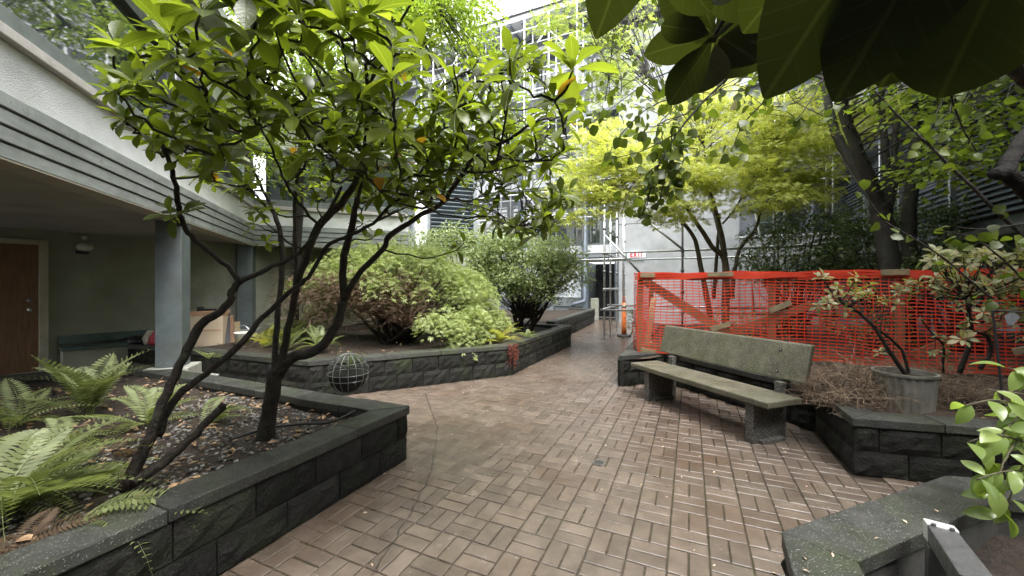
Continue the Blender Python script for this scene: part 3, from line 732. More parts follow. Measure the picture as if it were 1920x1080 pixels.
# unseen wing behind the viewer, added and sized to block sky light
ew = thing('light_blocking_wing', (0, -3.2, 0), 'unseen grey wing with window bands, added behind the viewpoint to block light', 'building')
MB().prism([V2(-9, -3.2), V2(8, -3.6), V2(8, -7), V2(-9, -7)], -.05, 8.5).build('wall', 'rear_grey', ew)
for z in (.9, 4.0):
    for k in range(8):
        x0 = -8.4 + k * 2.0; y0 = -3.2 - .4 * (x0 + 9) / 17; y1 = -3.2 - .4 * (x0 + 10.6) / 17
        wn = MB().prism([V2(x0, y0), V2(x0 + 1.6, y1), V2(x0 + 1.6, y1 + .06), V2(x0, y0 + .06)], z, z + 1.7).build('window', 'frame_dark', ew)
        MB().prism([V2(x0 + .1, y0 + .06), V2(x0 + 1.5, y1 + .062), V2(x0 + 1.5, y1 + .075), V2(x0 + .1, y0 + .075)], z + .1, z + 1.6).build('pane', 'window_glass', wn)
MB().prism([V2(-9.4, -2.6), V2(8.4, -3.0), V2(8.4, -7), V2(-9.4, -7)], 8.51, 8.8).build('roof', 'roof', ew)

# ================================================================== scaffolding
SF0 = V2(2.58, 10.95)
def SP(s, r, z): return SF0 + D2 * s + D1 * r + UP * z
sc = thing('scaffold', SP(0, 0, 0), 'galvanised tube scaffold standing over the path before the pale wall', 'scaffold')
def pole(root, a, b_, r=.028, mat='galv'): return MB().tube([a, b_], r, 10).build('tube', mat, root, True)
def coupler(root, p): return MB().tube([p - UP * .035, p - UP * .03, p + UP * .03, p + UP * .035], [.03, .045, .045, .03], 10).build('coupler', 'galv_dark', root, True)
stand = [(0, 0), (0, .9), (0, 2.0), (0, 3.6), (2, 0), (4, 0), (4.15, .5), (5.0, 0), (5.25, .5), (4.6, 2.2), (6.6, 2.0), (8.0, 1.5)]
for s, r in stand:
    t = pole(sc, SP(s, r, .14), SP(s, r, 7.6 if s > .1 else 4.1))
    pole(sc, SP(s, r, .008), SP(s, r, .16), .014, 'galv_dark')
    MB().box(SP(s, r, .006), D2 * .11, D1 * .07, UP * .005).build('base_plate', 'galv_dark', sc)
    for z in (.85, 1.35, 1.9, 2.42, 3.1, 3.7): coupler(sc, SP(s, r, z))
for s0, s1, r, z in ((-1.35, 5.1, -.06, 2.42), (-1.35, .6, .84, 2.3), (-1.3, 7.8, 1.0, 2.28), (-.1, 6, -.06, .84), (-.1, 4.4, .9, .78), (-.1, 4.4, .95, .92), (3.6, 8, .56, 2.5), (3.8, 8, 2.1, 4.4), (1.9, 8, -.06, 4.45), (1.9, 8, .56, 5.1), (-1.35, 0, 2.0, 2.34)):
    pole(sc, SP(s0, r, z), SP(s1, r, z))
for s, z in ((0, 2.36), (2, 2.36), (4, 2.36), (5, 2.36), (0, .8), (4, 4.4), (0, 1.35)): pole(sc, SP(s, -.1, z + .06), SP(s, 2.3, z + .06))
pole(sc, SP(0, -.1, 2.95), SP(1.05, -.1, 1.75)); pole(sc, SP(.85, -.1, 3.5), SP(2.05, -.1, 2.4))
pole(sc, SP(.05, 3.0, .75), SP(.12, 2.6, 4.0)); pole(sc, SP(3.6, .3, 3.6), SP(4.0, .3, 1.4)); pole(sc, SP(3.7, 2, 2.6), SP(3.85, 2, .6))
# high scaffold on the rear building
hs_ = thing('high_scaffold', RB(-6, .9, 0), 'white tube scaffold up the face of the rear building near the roof', 'scaffold')
for s in (-8.6, -7.9, -6.6, -5.6, -4.3, -3.2, -2.1, -.9):
    for o in (.75, 1.75):
        pole(hs_, RB(s, o, 3.4), RB(s, o, 13.0), .035, 'rear_white')
for z in (4.4, 5.4, 6.6, 7.6, 8.6, 9.6, 10.3, 11.2, 12.4):
    for o in (.75, 1.75): pole(hs_, RB(-9, o, z), RB(-.5, o, z), .03, 'rear_white')
for z in (6.5, 9.5):
    for o in (.9, 1.15, 1.4): MB().bar(RB(-9, o + .1, z - .06), RB(-.5, o + .1, z - .06), .22, .04, D1).build('deck_plank', 'galv', hs_)
for k, (s, z) in enumerate(((-8.5, 9.7), (-6.5, 9.7), (-4.3, 9.7), (-2.1, 9.7), (-8.5, 6.7), (-6.5, 6.7), (-4.3, 6.7), (-2.1, 6.7), (-6.5, 4.3), (-4.3, 4.3))):
    pole(hs_, RB(s, 1.82, z + (2.4 if k % 2 else 0)), RB(s + 2.1, 1.82, z + (0 if k % 2 else 2.4)), .026, 'rear_white')
# ================================================================== concrete bench
B0 = G(1413, 833); BT, BNn = E2, E1
def BP(t, n_, z): return B0 + BT * t + BNn * n_ + UP * z
bn = thing('concrete_bench', BP(.8, .2, 0), 'mossy exposed-aggregate concrete bench in front of the orange fence', 'bench')
MB().prism([BP(-.17, -.035, 0), BP(-.17, .43, 0), BP(1.84, .43, 0), BP(1.84, -.035, 0)], .388, .452).build('seat', 'bench', bn, bevel=.012)
tl = Vector((0, 0, 1)); 
a, b_ = BP(-.17, .47, .575), BP(1.84, .47, .575); lean = (BNn * .1 + UP * .375); th = BNn * .062
v = [a, b_, b_ + lean, a + lean, a + th, b_ + th, b_ + lean + th, a + lean + th]
bk_ = MB().add(v, [(0, 1, 2, 3), (7, 6, 5, 4), (0, 4, 5, 1), (2, 6, 7, 3), (1, 5, 6, 2), (0, 3, 7, 4)]).build('backrest', 'bench', bn, bevel=.012)
for t in (.12, 1.62):
    for k in (.2, .78):
        p = BP(t, .47, .575) + lean * k - BNn * .0015; nn = (BNn * -1 + UP * .26).normalized()
        MB().tube([p - nn * .004, p + nn * .003], .017, 12).build('bolt_hole', 'crack', bk_)
        MB().tube([p + nn * .003, p + nn * .006], .007, 8).build('bolt', 'galv', bk_)
for t in (.0, 1.5):
    MB().prism([BP(t, 0, 0), BP(t + .095, 0, 0), BP(t + .095, .4, 0), BP(t, .4, 0)], 0, .386).build('leg', 'bench_leg', bn, bevel=.01)
    MB().prism([BP(t + .01, .4, 0), BP(t + .085, .4, 0), BP(t + .085, .47, 0), BP(t + .01, .47, 0)], 0, .56).build('leg', 'bench_leg', bn, bevel=.006)
    MB().bar(BP(t + .048, .5, .5), BP(t + .048, .66, .9), .06, .05, BT).build('back_bracket', 'bench_leg', bn)
    MB().box(BP(t + .048, .22, .02), BT * .1, BNn * .16, UP * .018).build('foot', 'bench_leg', bn, bevel=.004)

# ================================================================== orange safety fence on a timber frame
F0 = V2(2.06, 6.4)
def FP(s, o, z): return F0 + D2 * s - D1 * o + UP * z          # o towards the camera
fe = thing('safety_fence', FP(2, 0, .45), 'orange plastic mesh safety fence on a timber frame behind the bench', 'fence')
FL, Z0, Z1 = 5.7, .5, 1.72
def sag(s, z): return .026 * math.sin(s * 2.3 + z) + .014 * math.sin(s * 6.1 + z * 3) + .006 * math.sin(s * 17 + z * 9) + (.03 * math.sin(s * 1.3) * (1 - (z - Z0) / (Z1 - Z0)))
def zz(s, k): return -.03 * math.sin(s * 1.9 + 1) * (1 - k) + .009 * math.sin(s * 5 + k * 7) + .004 * math.sin(s * 13 + k * 21)
def net(point, L, name):
    mb = MB(); nh, nv = 27, int(L / .088); hs2, vs2 = .0074, .0044
    for i in range(nh + 1):
        k = i / nh; z = Z0 + (Z1 - Z0) * k; hw_ = hs2 * (1.9 if i in (0, nh) else 1)
        ps = [(q * L / (nv * 2), ) for q in range(nv * 2 + 1)]
        v = []
        for (s,) in ps:
            c = point(s, sag(s, z), z + zz(s, k)); v += [c - UP * hw_, c + UP * hw_]
        mb.add(v, [(2 * q, 2 * q + 2, 2 * q + 3, 2 * q + 1) for q in range(len(ps) - 1)])
    for j in range(nv + 1):
        s0 = j * L / nv; v = []
        for i in range(nh + 1):
            k = i / nh; z = Z0 + (Z1 - Z0) * k; s = s0 + .012 * math.sin(z * 4 + j * .3)
            c = point(s, sag(s0, z) + .001, z + zz(s0, k)); e = (point(s + .01, 0, 0) - point(s, 0, 0)).normalized() * vs2 * (1.8 if j in (0, nv) else 1)
            v += [c - e, c + e]
        mb.add(v, [(2 * q, 2 * q + 1, 2 * q + 3, 2 * q + 2) for q in range(nh)])
    o = mb.build(name, 'net_orange', fe); md = o.modifiers.new('thick', 'SOLIDIFY'); md.thickness = .0025
    return o
net(lambda s, o, z: FP(s, .06 + o, z), FL, 'mesh_netting')
net(lambda s, o, z: F0 + D1 * s - D2 * (.05 + o) + UP * z, 2.4, 'mesh_netting')
# folded strip of netting over the top rail
mb = MB(); v = []
nst = 90
for q in range(nst + 1):
    s = FL * q / nst; c = FP(s, .066 + .006 * math.sin(s * 4), 1.69 + .004 * math.sin(s * 7))
    v += [c - UP * (.045 + .02 * math.sin(s * 3.1) ** 2), c + UP * .028, c + UP * .03 + D1 * .09]
mb.add(v, [(3 * q, 3 * q + 3, 3 * q + 4, 3 * q + 1) for q in range(nst)] + [(3 * q + 1, 3 * q + 4, 3 * q + 5, 3 * q + 2) for q in range(nst)])
mb.build('folded_top', 'net_orange', fe)
MB().bar(FP(-.03, .005, 1.665), FP(FL, .005, 1.665), .04, .09, D1).build('top_rail', 'lumber', fe)
MB().bar(FP(-.02, .005, .53), FP(FL, .005, .53), .04, .09, D1).build('bottom_rail', 'lumber', fe)
MB().bar(F0 + UP * 1.665, F0 + D1 * 2.4 + UP * 1.665, .04, .09, D2).build('top_rail', 'lumber', fe)
for s in (.03, 1.85, 3.25, 5.0): MB().bar(FP(s, -.04, .44), FP(s, -.04, 1.62), .09, .04, D2).build('post', 'lumber', fe)
MB().bar(F0 + D1 * 2.36 + UP * .44, F0 + D1 * 2.36 + UP * 1.62, .09, .04, D2).build('post', 'lumber', fe)
MB().bar(FP(.1, -.09, 1.6), FP(1.35, -.12, .75), .14, .04, UP).build('brace', 'lumber', fe)
MB().bar(FP(.2, -.5, 1.3), FP(.12, -.1, .5), .09, .04, D2).build('brace', 'lumber', fe)
MB().bar(FP(1.1, -.14, .72), FP(2.35, -.16, 1.26), .1, .04, UP).build('brace', 'lumber', fe)
MB().bar(FP(3.4, -.14, .62), FP(4.6, -.16, 1.3), .1, .04, UP).build('brace', 'lumber', fe)
def cleat(u0, v0, u1, v1, h_):
    def on(u, v_):                                           # point on the fence plane seen at (u, v)
        k = (u - CX) / F; s = (k * F0.y - F0.x) / (D2.x - k * D2.y); q = FP(s, .085, 0); q = q + (-D1) * 0
        return s, H - (v_ - CY) / F * q.y
    s0, z0 = on(u0, v0); s1, z1 = on(u1, v1)
    MB().bar(FP(s0, .095, z0), FP(s1, .095, z1), .02, h_, D1).build('cleat', 'lumber', fe, bevel=.003)
for q in ((1202, 516, 1229, 516, .07), (1326, 515, 1374, 514, .065), (1646, 511, 1698, 510, .075), (1203, 656, 1230, 661, .08), (1332, 618, 1368, 607, .07), (1441, 583, 1480, 567, .075), (1888, 660, 1925, 652, .08)): cleat(*q)

# ================================================================== delineator, pots, lamp, wire ball
p = G(1170, 631); dl = thing('delineator_post', p, 'orange plastic traffic delineator with black base by the scaffold', 'delineator')
MB().lathe([(.2, 0), (.2, .03), (.16, .055), (.07, .07)], p, 24).build('base', 'rubber', dl, True)
MB().lathe([(.075, .06), (.068, .3), (.06, 1.0)], p, 20).build('tube', 'cone_orange', dl, True)
MB().lathe([(.063, .66), (.061, .78)], p, 20).build('band', 'cone_grey', dl, True)
MB().lathe([(.0625, .84), (.0605, .95)], p, 20).build('band', 'cone_grey', dl, True)
MB().tube([p + Vector((-.03, 0, 1.0)), p + Vector((-.03, 0, 1.15)), p + Vector((0, 0, 1.19)), p + Vector((.03, 0, 1.15)), p + Vector((.03, 0, 1.0))], .014, 8).build('handle', 'cone_orange', dl, True)

c = Vector((3.5, 3.5, .45)); pt = thing('corrugated_pot', c, 'grey corrugated plant pot standing on the planter wall right of the bench', 'pot')
mb = MB(); N_ = 96; v = []
for z, r in ((0, .19), (.3, .21), (.302, .222), (.322, .222), (.322, .2), (.27, .195)):
    for k in range(N_):
        th_ = 2 * math.pi * k / N_; rr_ = r + (.004 * (1 if k % 4 < 2 else -1) if r in (.19, .21) else 0)
        v.append(c + Vector((rr_ * math.cos(th_), rr_ * math.sin(th_), z)))
mb.add(v, [(i * N_ + k, i * N_ + (k + 1) % N_, (i + 1) * N_ + (k + 1) % N_, (i + 1) * N_ + k) for i in range(5) for k in range(N_)])
mb.build('body', 'pot_grey', pt)
MB().lathe([(.193, .27), (.12, .29), (.02, .3)], c, 24).build('soil', 'soil', pt, True)

# path lamp at the bottom right: square bent post with a pale end
lp = thing('path_lamp', (1.9, 1.3, .25), 'bent square metal garden lamp with a pale top in the corner planter', 'lamp')
q0, q1 = P(1768, 1008, 1.55), P(1838, 1110, 1.18)
ax = (q1 - q0).normalized(); sd_ = Vector((ax.y, -ax.x, 0)).normalized()
MB().bar(q0, q1, .085, .07, sd_).build('arm', 'lamp_metal', lp, bevel=.004)
MB().bar(q0 - UP * .36 - ax * .02, q0 - ax * .02 - UP * .045, .085, .075, sd_).build('post', 'lamp_metal', lp, bevel=.004)
MB().bar(q0 - ax * .075, q0 + ax * .002 + UP * .004, .09, .074, sd_).build('top_cap', 'white_metal', lp, bevel=.005)
for k in (-1, 1): MB().tube([q0 + sd_ * k * .025 + UP * .036, q0 + sd_ * k * .025 + UP * .046], .008, 10).build('screw', 'galv_dark', lp)

c = P(653, 699, 3.25); wr = .162
wbk = thing('wire_ball_basket', c - UP * wr, 'round wire ball basket with dark lining hanging before the block wall', 'basket')
for k in range(8):
    a = math.pi * k / 8
    MB().tube([c + wr * Vector((math.cos(a) * math.cos(t), math.sin(a) * math.cos(t), math.sin(t))) for t in [2 * math.pi * j / 28 for j in range(29)]], .0022, 5).build('wire_hoop', 'galv', wbk)
for zf in (-.3, .0, .55):
    rr_ = wr * math.sqrt(1 - zf * zf)
    MB().tube([c + Vector((rr_ * math.cos(t), rr_ * math.sin(t), zf * wr)) for t in [2 * math.pi * j / 32 for j in range(33)]], .0026, 5).build('wire_ring', 'galv', wbk)
MB().lathe([(.02, -.155), (.08, -.135), (.13, -.09), (.15, -.04), (.153, -.005), (.1, .012), (.02, .02)], c, 24).build('lining', 'moss_lining', wbk, True)
top = P(648, 545, 3.1)
for k in range(3):
    a = 2.1 * k; MB().tube([c + Vector((wr * .8 * math.cos(a), wr * .8 * math.sin(a), wr * .55)), top], .0016, 4).build('hanger', 'galv_dark', wbk)

# garden stake
gs = thing('garden_stake', G(1880, 770, .47), 'thin black garden stake with a hook arm by the leafy plant', 'stake')
b0 = P(1882, 765, 2.75); b1 = P(1861, 582, 2.75)
MB().tube([b0, b1], .008, 8).build('rod', 'black_metal', gs); MB().tube([b1, P(1880, 583, 2.75), P(1925, 586, 2.72)], .006, 8).build('arm', 'black_metal', gs)
bt = P(1883, 592, 2.8); MB().add([bt, bt + Vector((.06, 0, .03)), bt + Vector((.13, .01, -.01)), bt + Vector((.08, .015, -.07)), bt + Vector((.03, .01, -.06))], [(0, 1, 2, 3, 4)]).build('tag', 'galv', gs)

# irrigation hose in the front planter
hp = [G(430, 830, .41), G(500, 808, .41), G(560, 800, .41), G(620, 796, .42), G(665, 775, .44)]
pp, rr_ = smooth_path([(q + UP * .02, .011) for q in hp], 6)
tag(MB().tube(pp, rr_, 8).build('garden_hose', 'hose', None, True), 'thin black garden hose lying across the pebbles', 'hose')

# ================================================================== trees: shared builders
def limb(root, name, pts, mat, wob=.004, jit=.07, sides=9, k=4):
    """pts: (u, v, depth, radius in metres)"""
    pp, rr_ = smooth_path([(P(q[0], q[1], q[2]), q[3]) for q in pts], k, wob)
    return MB().tube(pp, rr_, sides, jit).build(name, mat, root, True), pp
def curve_to(a, b_, r0, r1, sag_=.1, n=5, wob=.012):
    a, b_ = Vector(a), Vector(b_); L = (b_ - a).length; out, rs = [], []
    for i in range(n + 1):
        t = i / n; q = a.lerp(b_, t) - UP * sag_ * L * math.sin(math.pi * t) * (.6 + .4 * t)
        if 0 < i < n: q += Vector((R.uniform(-1, 1), R.uniform(-1, 1), R.uniform(-1, 1))) * wob
        out.append(q); rs.append(r0 + (r1 - r0) * t)
    return out, rs
def rosette(c, axis, L, n):
    """whorl of strap leaves: list of (base, direction, normal, length)"""
    axis = axis.normalized(); e = axis.orthogonal().normalized(); g = axis.cross(e); out = []
    ph = R.uniform(0, 6.28)
    for k in range(n):
        th = ph + k * 2.4 + R.uniform(-.2, .2); el = rad(R.uniform(-38, 26) if k > 2 else R.uniform(20, 60))
        rd = e * math.cos(th) + g * math.sin(th)
        d = rd * math.cos(el) + axis * math.sin(el); nn = axis * math.cos(el) - rd * math.sin(el)
        nn = (nn + Vector((R.uniform(-.25, .25), R.uniform(-.25, .25), 0)))
        out.append((c + axis * R.uniform(-.015, .01), d, nn, L * R.uniform(.75, 1.08)))
    return out
def put_leaves(root, leaves, mat, tpl, cap=300, partname='leaf', massname='foliage', own=True):
    """the leaves that show largest become parts, the others one mass"""
    def size(l):
        p = l[0] + l[1] * l[3] * .5
        if p.y < .15: return 0
        u, v_ = proj(p)
        return l[3] / p.y if (-40 < u < 1960 and -60 < v_ < 1120) else 0
    order = sorted(leaves, key=size, reverse=True); me = leaf_mesh(partname, tpl, mat + '_part' if mat + '_part' in MATS else mat)
    for b, d, nn, L in order[:cap]: place(partname, me, root, leafmat4(b, d, nn, L))
    rest = order[cap:]
    if rest:
        A = lambda i: np.array([tuple(x[i]) for x in rest])
        scatter(massname, tpl, A(0), A(1), A(2), np.array([x[3] for x in rest]), mat, root)

# ------------------------------------------------------------------ big rhododendron in the front planter
rh = thing('rhododendron_tree', G(500, 815, .4), 'large rhododendron tree with dark twisting stems rising from the pebbled planter', 'tree')
LIMBS = []
def rl(pts, name='limb'):
    o, pp = limb(rh, name, [(q[0], q[1], q[2], q[3] * .67) for q in pts], 'bark', .006, .1, 10); LIMBS.extend(pp); return o
rl([(498, 830, 2.98, .105), (500, 800, 2.97, .085), (508, 750, 2.96, .078), (517, 705, 2.96, .082), (545, 672, 2.98, .062), (597, 655, 3.0, .055), (630, 610, 3.02, .052), (646, 563, 3.0, .05)], 'trunk')
rl([(646, 563, 3.0, .045), (643, 496, 2.95, .04), (657, 433, 2.9, .036), (668, 380, 2.8, .03), (690, 300, 2.6, .024), (705, 210, 2.4, .018), (735, 110, 2.2, .012)])
rl([(646, 563, 3.0, .042), (667, 521, 2.95, .034), (717, 468, 2.85, .029), (731, 443, 2.8, .03), (780, 408, 2.7, .026), (826, 383, 2.6, .024), (862, 335, 2.45, .02), (890, 295, 2.3, .016), (960, 255, 2.1, .013), (1010, 225, 1.95, .01)])
rl([(515, 705, 2.96, .05), (517, 668, 2.98, .034), (521, 591, 3.0, .03), (530, 485, 3.05, .03), (523, 425, 3.05, .027), (505, 380, 3.0, .02), (480, 330, 2.9, .014), (450, 260, 2.8, .01)])
rl([(525, 700, 2.96, .05), (533, 654, 2.95, .04), (548, 577, 2.9, .037), (565, 510, 2.85, .035), (597, 426, 2.75, .042), (632, 390, 2.7, .038), (665, 345, 2.6, .032), (683, 290, 2.5, .026), (690, 200, 2.3, .019), (685, 120, 2.1, .012)])
rl([(548, 577, 2.95, .026), (556, 485, 3.0, .024), (552, 400, 3.0, .021), (560, 330, 2.9, .016), (590, 240, 2.75, .012)])
rl([(236, 915, 2.2, .055), (262, 860, 2.22, .046), (288, 800, 2.27, .042), (312, 738, 2.32, .038), (345, 670, 2.38, .037), (376, 612, 2.42, .04), (424, 575, 2.46, .032), (436, 545, 2.48, .031), (448, 530, 2.5, .03)], 'trunk')
rl([(448, 530, 2.5, .026), (428, 500, 2.45, .023), (372, 455, 2.35, .022), (348, 430, 2.3, .021), (336, 390, 2.22, .02), (326, 335, 2.12, .018), (312, 285, 2.05, .016), (300, 262, 2.0, .01)])
rl([(312, 285, 2.05, .012), (345, 272, 2.05, .012), (390, 276, 2.1, .011), (440, 262, 2.1, .009), (490, 240, 2.1, .008), (560, 220, 2.0, .006)])
rl([(448, 530, 2.5, .026), (500, 505, 2.55, .022), (553, 480, 2.62, .02), (580, 455, 2.65, .02), (600, 425, 2.68, .018), (640, 350, 2.6, .014)])
rl([(292, 820, 2.3, .042), (330, 748, 2.4, .032), (386, 700, 2.5, .03), (456, 641, 2.6, .03), (492, 595, 2.68, .026), (555, 538, 2.78, .024), (583, 512, 2.8, .022), (611, 464, 2.85, .021), (645, 446, 2.88, .02), (700, 418, 2.85, .018), (740, 380, 2.75, .016), (790, 352, 2.65, .013), (850, 345, 2.6, .01)])
rl([(700, 418, 2.85, .014), (760, 390, 2.95, .012), (830, 372, 3.05, .01), (920, 395, 3.1, .008), (985, 430, 3.1, .006)])
rl([(250, 905, 2.2, .05), (300, 870, 2.28, .042), (345, 835, 2.36, .036), (385, 795, 2.45, .034), (412, 768, 2.52, .036), (420, 757, 2.54, .03)], 'cut_stub')
rl([(683, 290, 2.5, .016), (640, 220, 2.3, .012), (600, 150, 2.1, .009), (560, 90, 1.95, .007)])
rl([(600, 425, 2.7, .016), (560, 380, 2.6, .013), (530, 330, 2.4, .011), (500, 260, 2.2, .009), (440, 180, 1.9, .007), (380, 130, 1.7, .006)])
rl([(890, 295, 2.3, .012), (930, 300, 2.1, .01), (945, 230, 1.85, .008), (955, 165, 1.7, .007)])
rl([(826, 383, 2.6, .014), (850, 290, 2.3, .011), (860, 200, 2.0, .008), (850, 120, 1.85, .006)])
rl([(735, 250, 2.4, .012), (735, 180, 2.0, .01), (733, 120, 1.7, .008)])
ros = [(960, 150, 1.6, .165, 9), (1075, 130, 1.55, .17, 9), (1040, 190, 1.65, .15, 8), (955, 105, 1.7, .15, 8), (735, 145, 1.5, .17, 10), (740, 245, 1.6, .17, 9), (350, 110, 1.4, .18, 9), (320, 65, 1.5, .17, 8),
       (560, 35, 1.45, .17, 9), (480, 60, 1.5, .18, 9), (380, 20, 1.35, .17, 8), (490, 235, 1.7, .155, 9), (600, 275, 1.6, .18, 8), (235, 220, 1.75, .11, 8), (262, 250, 1.8, .1, 7), (255, 95, 1.7, .15, 9), (215, 85, 1.75, .13, 8),
       (340, 400, 2.2, .14, 7), (320, 405, 2.15, .12, 6), (690, 25, 1.5, .18, 10), (790, 90, 1.8, .16, 9), (650, 60, 1.5, .17, 9), (855, 470, 3.2, .15, 9), (870, 455, 3.2, .15, 8), (480, 420, 3.0, .13, 8), (500, 455, 3.0, .12, 7),
       (1040, 420, 3.0, .17, 9), (1030, 375, 3.0, .15, 9), (1060, 395, 3.1, .13, 8), (1005, 440, 3.0, .16, 7), (700, 445, 3.0, .14, 7), (1060, 240, 1.9, .14, 8), (1000, 250, 2.0, .15, 8), (1045, 290, 2.1, .15, 8), (420, 300, 1.9, .15, 8), (400, 215, 1.6, .17, 8)]
for u0, v0, u1, v1, y0, y1, L0, n in ((210, 40, 480, 300, 1.5, 2.3, .135, 42), (430, -40, 780, 260, 1.5, 2.6, .145, 80), (560, 150, 920, 370, 1.8, 3.0, .14, 84), (780, 100, 1090, 330, 1.9, 3.0, .138, 60), (860, 290, 1080, 440, 2.5, 3.4, .135, 36), (380, 250, 600, 430, 2.3, 3.2, .135, 24), (580, 320, 800, 430, 2.6, 3.3, .13, 14), (250, -120, 800, 0, 1.3, 2.4, .16, 22)):
    for _ in range(n):
        r_, a = math.sqrt(R.random()), R.uniform(0, 6.283)
        ros.append(((u0 + u1) / 2 + (u1 - u0) / 2 * r_ * math.cos(a), (v0 + v1) / 2 + (v1 - v0) / 2 * r_ * math.sin(a), R.uniform(y0, y1), L0 * R.uniform(.68, 1.12), R.randint(7, 11)))
LA = np.array([tuple(q) for q in LIMBS]); leaves = []; tw = MB()
anchors = LA.copy()
for u, v_, Y, L, n in sorted(ros, key=lambda q: q[2], reverse=True):
    c = P(u, v_, Y)
    dd = anchors - np.array(tuple(c)); dist = np.linalg.norm(dd, axis=1) + np.where(anchors[:, 2] > c.z - .02, .35, 0) + np.where(anchors[:, 2] < .9, 3, 0)
    a = Vector(anchors[int(dist.argmin())]); pp, rs = curve_to(a, c, .0075, .0038, .12, 6, .012)
    tw.tube(pp, rs, 5, 0, False); anchors = np.vstack([anchors, np.array([tuple(q) for q in pp[2:]])])
    axis = (UP * 1.0 + (c - a).normalized() * .5 + Vector((R.uniform(-.35, .35), R.uniform(-.6, .1), 0)))
    leaves += rosette(c, axis, L, n)
tw.build('twigs', 'bark', rh, True, kind='stuff')
gold = [leaves.pop(R.randrange(len(leaves))) for _ in range(26)]
put_leaves(rh, leaves, 'leaf_rhodo', RHODO, 300)
put_leaves(rh, gold, 'leaf_gold', RHODO, 26, 'yellowing_leaf')

# ------------------------------------------------------------------ near rhododendron spray hanging over the camera's right
nb = thing('rhododendron_spray', (2.9, 1.2, .3), 'dark overhanging rhododendron spray with very large leaves at the top of the view', 'branch')
BIG = leaf_tpl(.42, 26, .56, .2, .1, .02)
big = leaf_tpl(.54, 26, .58, .15, .08, .02, ex=.65)
round_tpl = leaf_tpl(.54, 40, .64, .15, .06, .02, ex=.55)
def near_leaf(b0, t0, wd=1.0, tilt=0):
    a, b_ = P(*b0), P(*t0)
    if a.y < .58 and b_.y < .58: a.y -= .17
    elif a.y > .8 and b0[1] < t0[1]: b_ = P(t0[0], t0[1], t0[2] + .14)
    d = b_ - a; mid = (a + b_) / 2
    nn = (mid - Vector((0, 0, H))).normalized() + Vector((tilt, 0, .35))
    return (a, d.normalized(), nn, d.length)
nl = [((1560, -130, .43), (1425, 178, .42)), ((1610, -150, .41), (1560, 184, .4)), ((1640, -130, .38), (1765, 168, .4)), ((1650, -150, .42), (1650, 150, .44)), ((1700, -140, .42), (1800, 110, .43)), ((1190, -95, .52), (1119, 57, .54)), ((1560, -150, .46), (1470, 90, .47)),
      ((1335, 66, .85), (1238, 45, .84)), ((1333, 70, .85), (1212, 100, .82)), ((1338, 72, .85), (1254, 195, .8)), ((1342, 70, .86), (1446, 82, .86)), ((1342, 66, .85), (1425, 115, .9)), ((1338, 60, .85), (1300, -45, .8)), ((1336, 62, .86), (1240, -15, .85)), ((1342, 62, .86), (1400, -40, .8)), ((1340, 74, .86), (1310, 165, .92)), ((1300, -90, .65), (1420, 30, .68)), ((1510, -70, .55), (1395, 50, .58)), ((1240, -80, .6), (1330, 20, .64)), ((1470, -90, .6), (1500, 40, .62)), ((1420, -80, .6), (1330, 5, .62)), ((1345, 72, .92), (1280, 10, .95)), ((1335, 60, .92), (1395, 15, .95)), ((1330, 62, .93), (1410, 95, .97)), ((1350, 60, .93), (1290, 130, .97)), ((1335, 50, .93), (1345, 130, .97))]
me1, me2 = leaf_mesh('leaf', BIG, 'leaf_rhodo_shaded'), leaf_mesh('leaf', big, 'leaf_rhodo_shaded'); me3 = leaf_mesh('leaf', round_tpl, 'leaf_rhodo_shaded')
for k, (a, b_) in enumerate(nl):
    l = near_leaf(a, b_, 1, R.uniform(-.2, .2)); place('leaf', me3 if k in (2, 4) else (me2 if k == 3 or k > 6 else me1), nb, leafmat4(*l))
pp, rs = smooth_path([(P(1340, 67, .86), .004), (P(1420, -60, .75), .006), (P(1560, -150, .6), .008), (Vector((1.3, .75, 2.35)), .012), (Vector((2.2, .9, 2.0)), .02), (Vector((2.8, 1.15, .35)), .03)], 6)
MB().tube(pp, rs, 8).build('stem', 'bark', nb, True)
pp, rs = smooth_path([(P(1640, -130, .4), .004), (P(1700, -230, .5), .006), (Vector((1.3, .75, 2.35)), .01)], 4)
MB().tube(pp, rs, 8).build('stem', 'bark', nb, True)

# ------------------------------------------------------------------ heart-leaved tree entering from the right
kt = thing('heart_leaf_tree', (4.15, 2.95, .45), 'heart-leaved tree reaching in with hanging twigs from beyond the right edge', 'tree')
pp, rs = smooth_path([(Vector((4.15, 2.95, .4)), .12), (Vector((4.1, 2.95, 1.6)), .1), (Vector((3.95, 2.8, 2.6)), .08), (Vector((3.6, 2.6, 3.6)), .06)], 5)
MB().tube(pp, rs, 10, .08).build('trunk', 'bark', kt, True)
kl = []
def kb(pts, lv=0, spread=.06, mat='bark'):
    o, pp = limb(kt, 'limb' if pts[0][3] > .012 else 'twig', pts, mat, .003, .05, 7); 
    for _ in range(lv):
        i = R.randrange(1, len(pp)); q = pp[i].lerp(pp[i - 1], R.random()); kl.append((q, spread))
    return pp
kb([(2050, 330, 2.6, .055), (1945, 250, 2.2, .04), (1900, 292, 2.05, .035), (1884, 322, 2.0, .04), (1862, 326, 1.98, .025)], mat='bark_black')
kb([(1884, 322, 2.0, .036), (1915, 348, 2.0, .036), (1960, 390, 2.1, .04)], mat='bark_black')
kb([(1990, 190, 1.5, .03), (1930, 145, 1.35, .028), (1872, 98, 1.3, .024), (1815, 48, 1.25, .018), (1700, -40, 1.4, .014), (1600, -60, 1.6, .012)], 4)
kb([(1600, -60, 1.6, .011), (1480, 20, 1.9, .009), (1400, 110, 2.1, .008), (1320, 190, 2.2, .006), (1270, 250, 2.2, .005), (1235, 310, 2.2, .004), (1213, 385, 2.2, .003)], 60, .09)
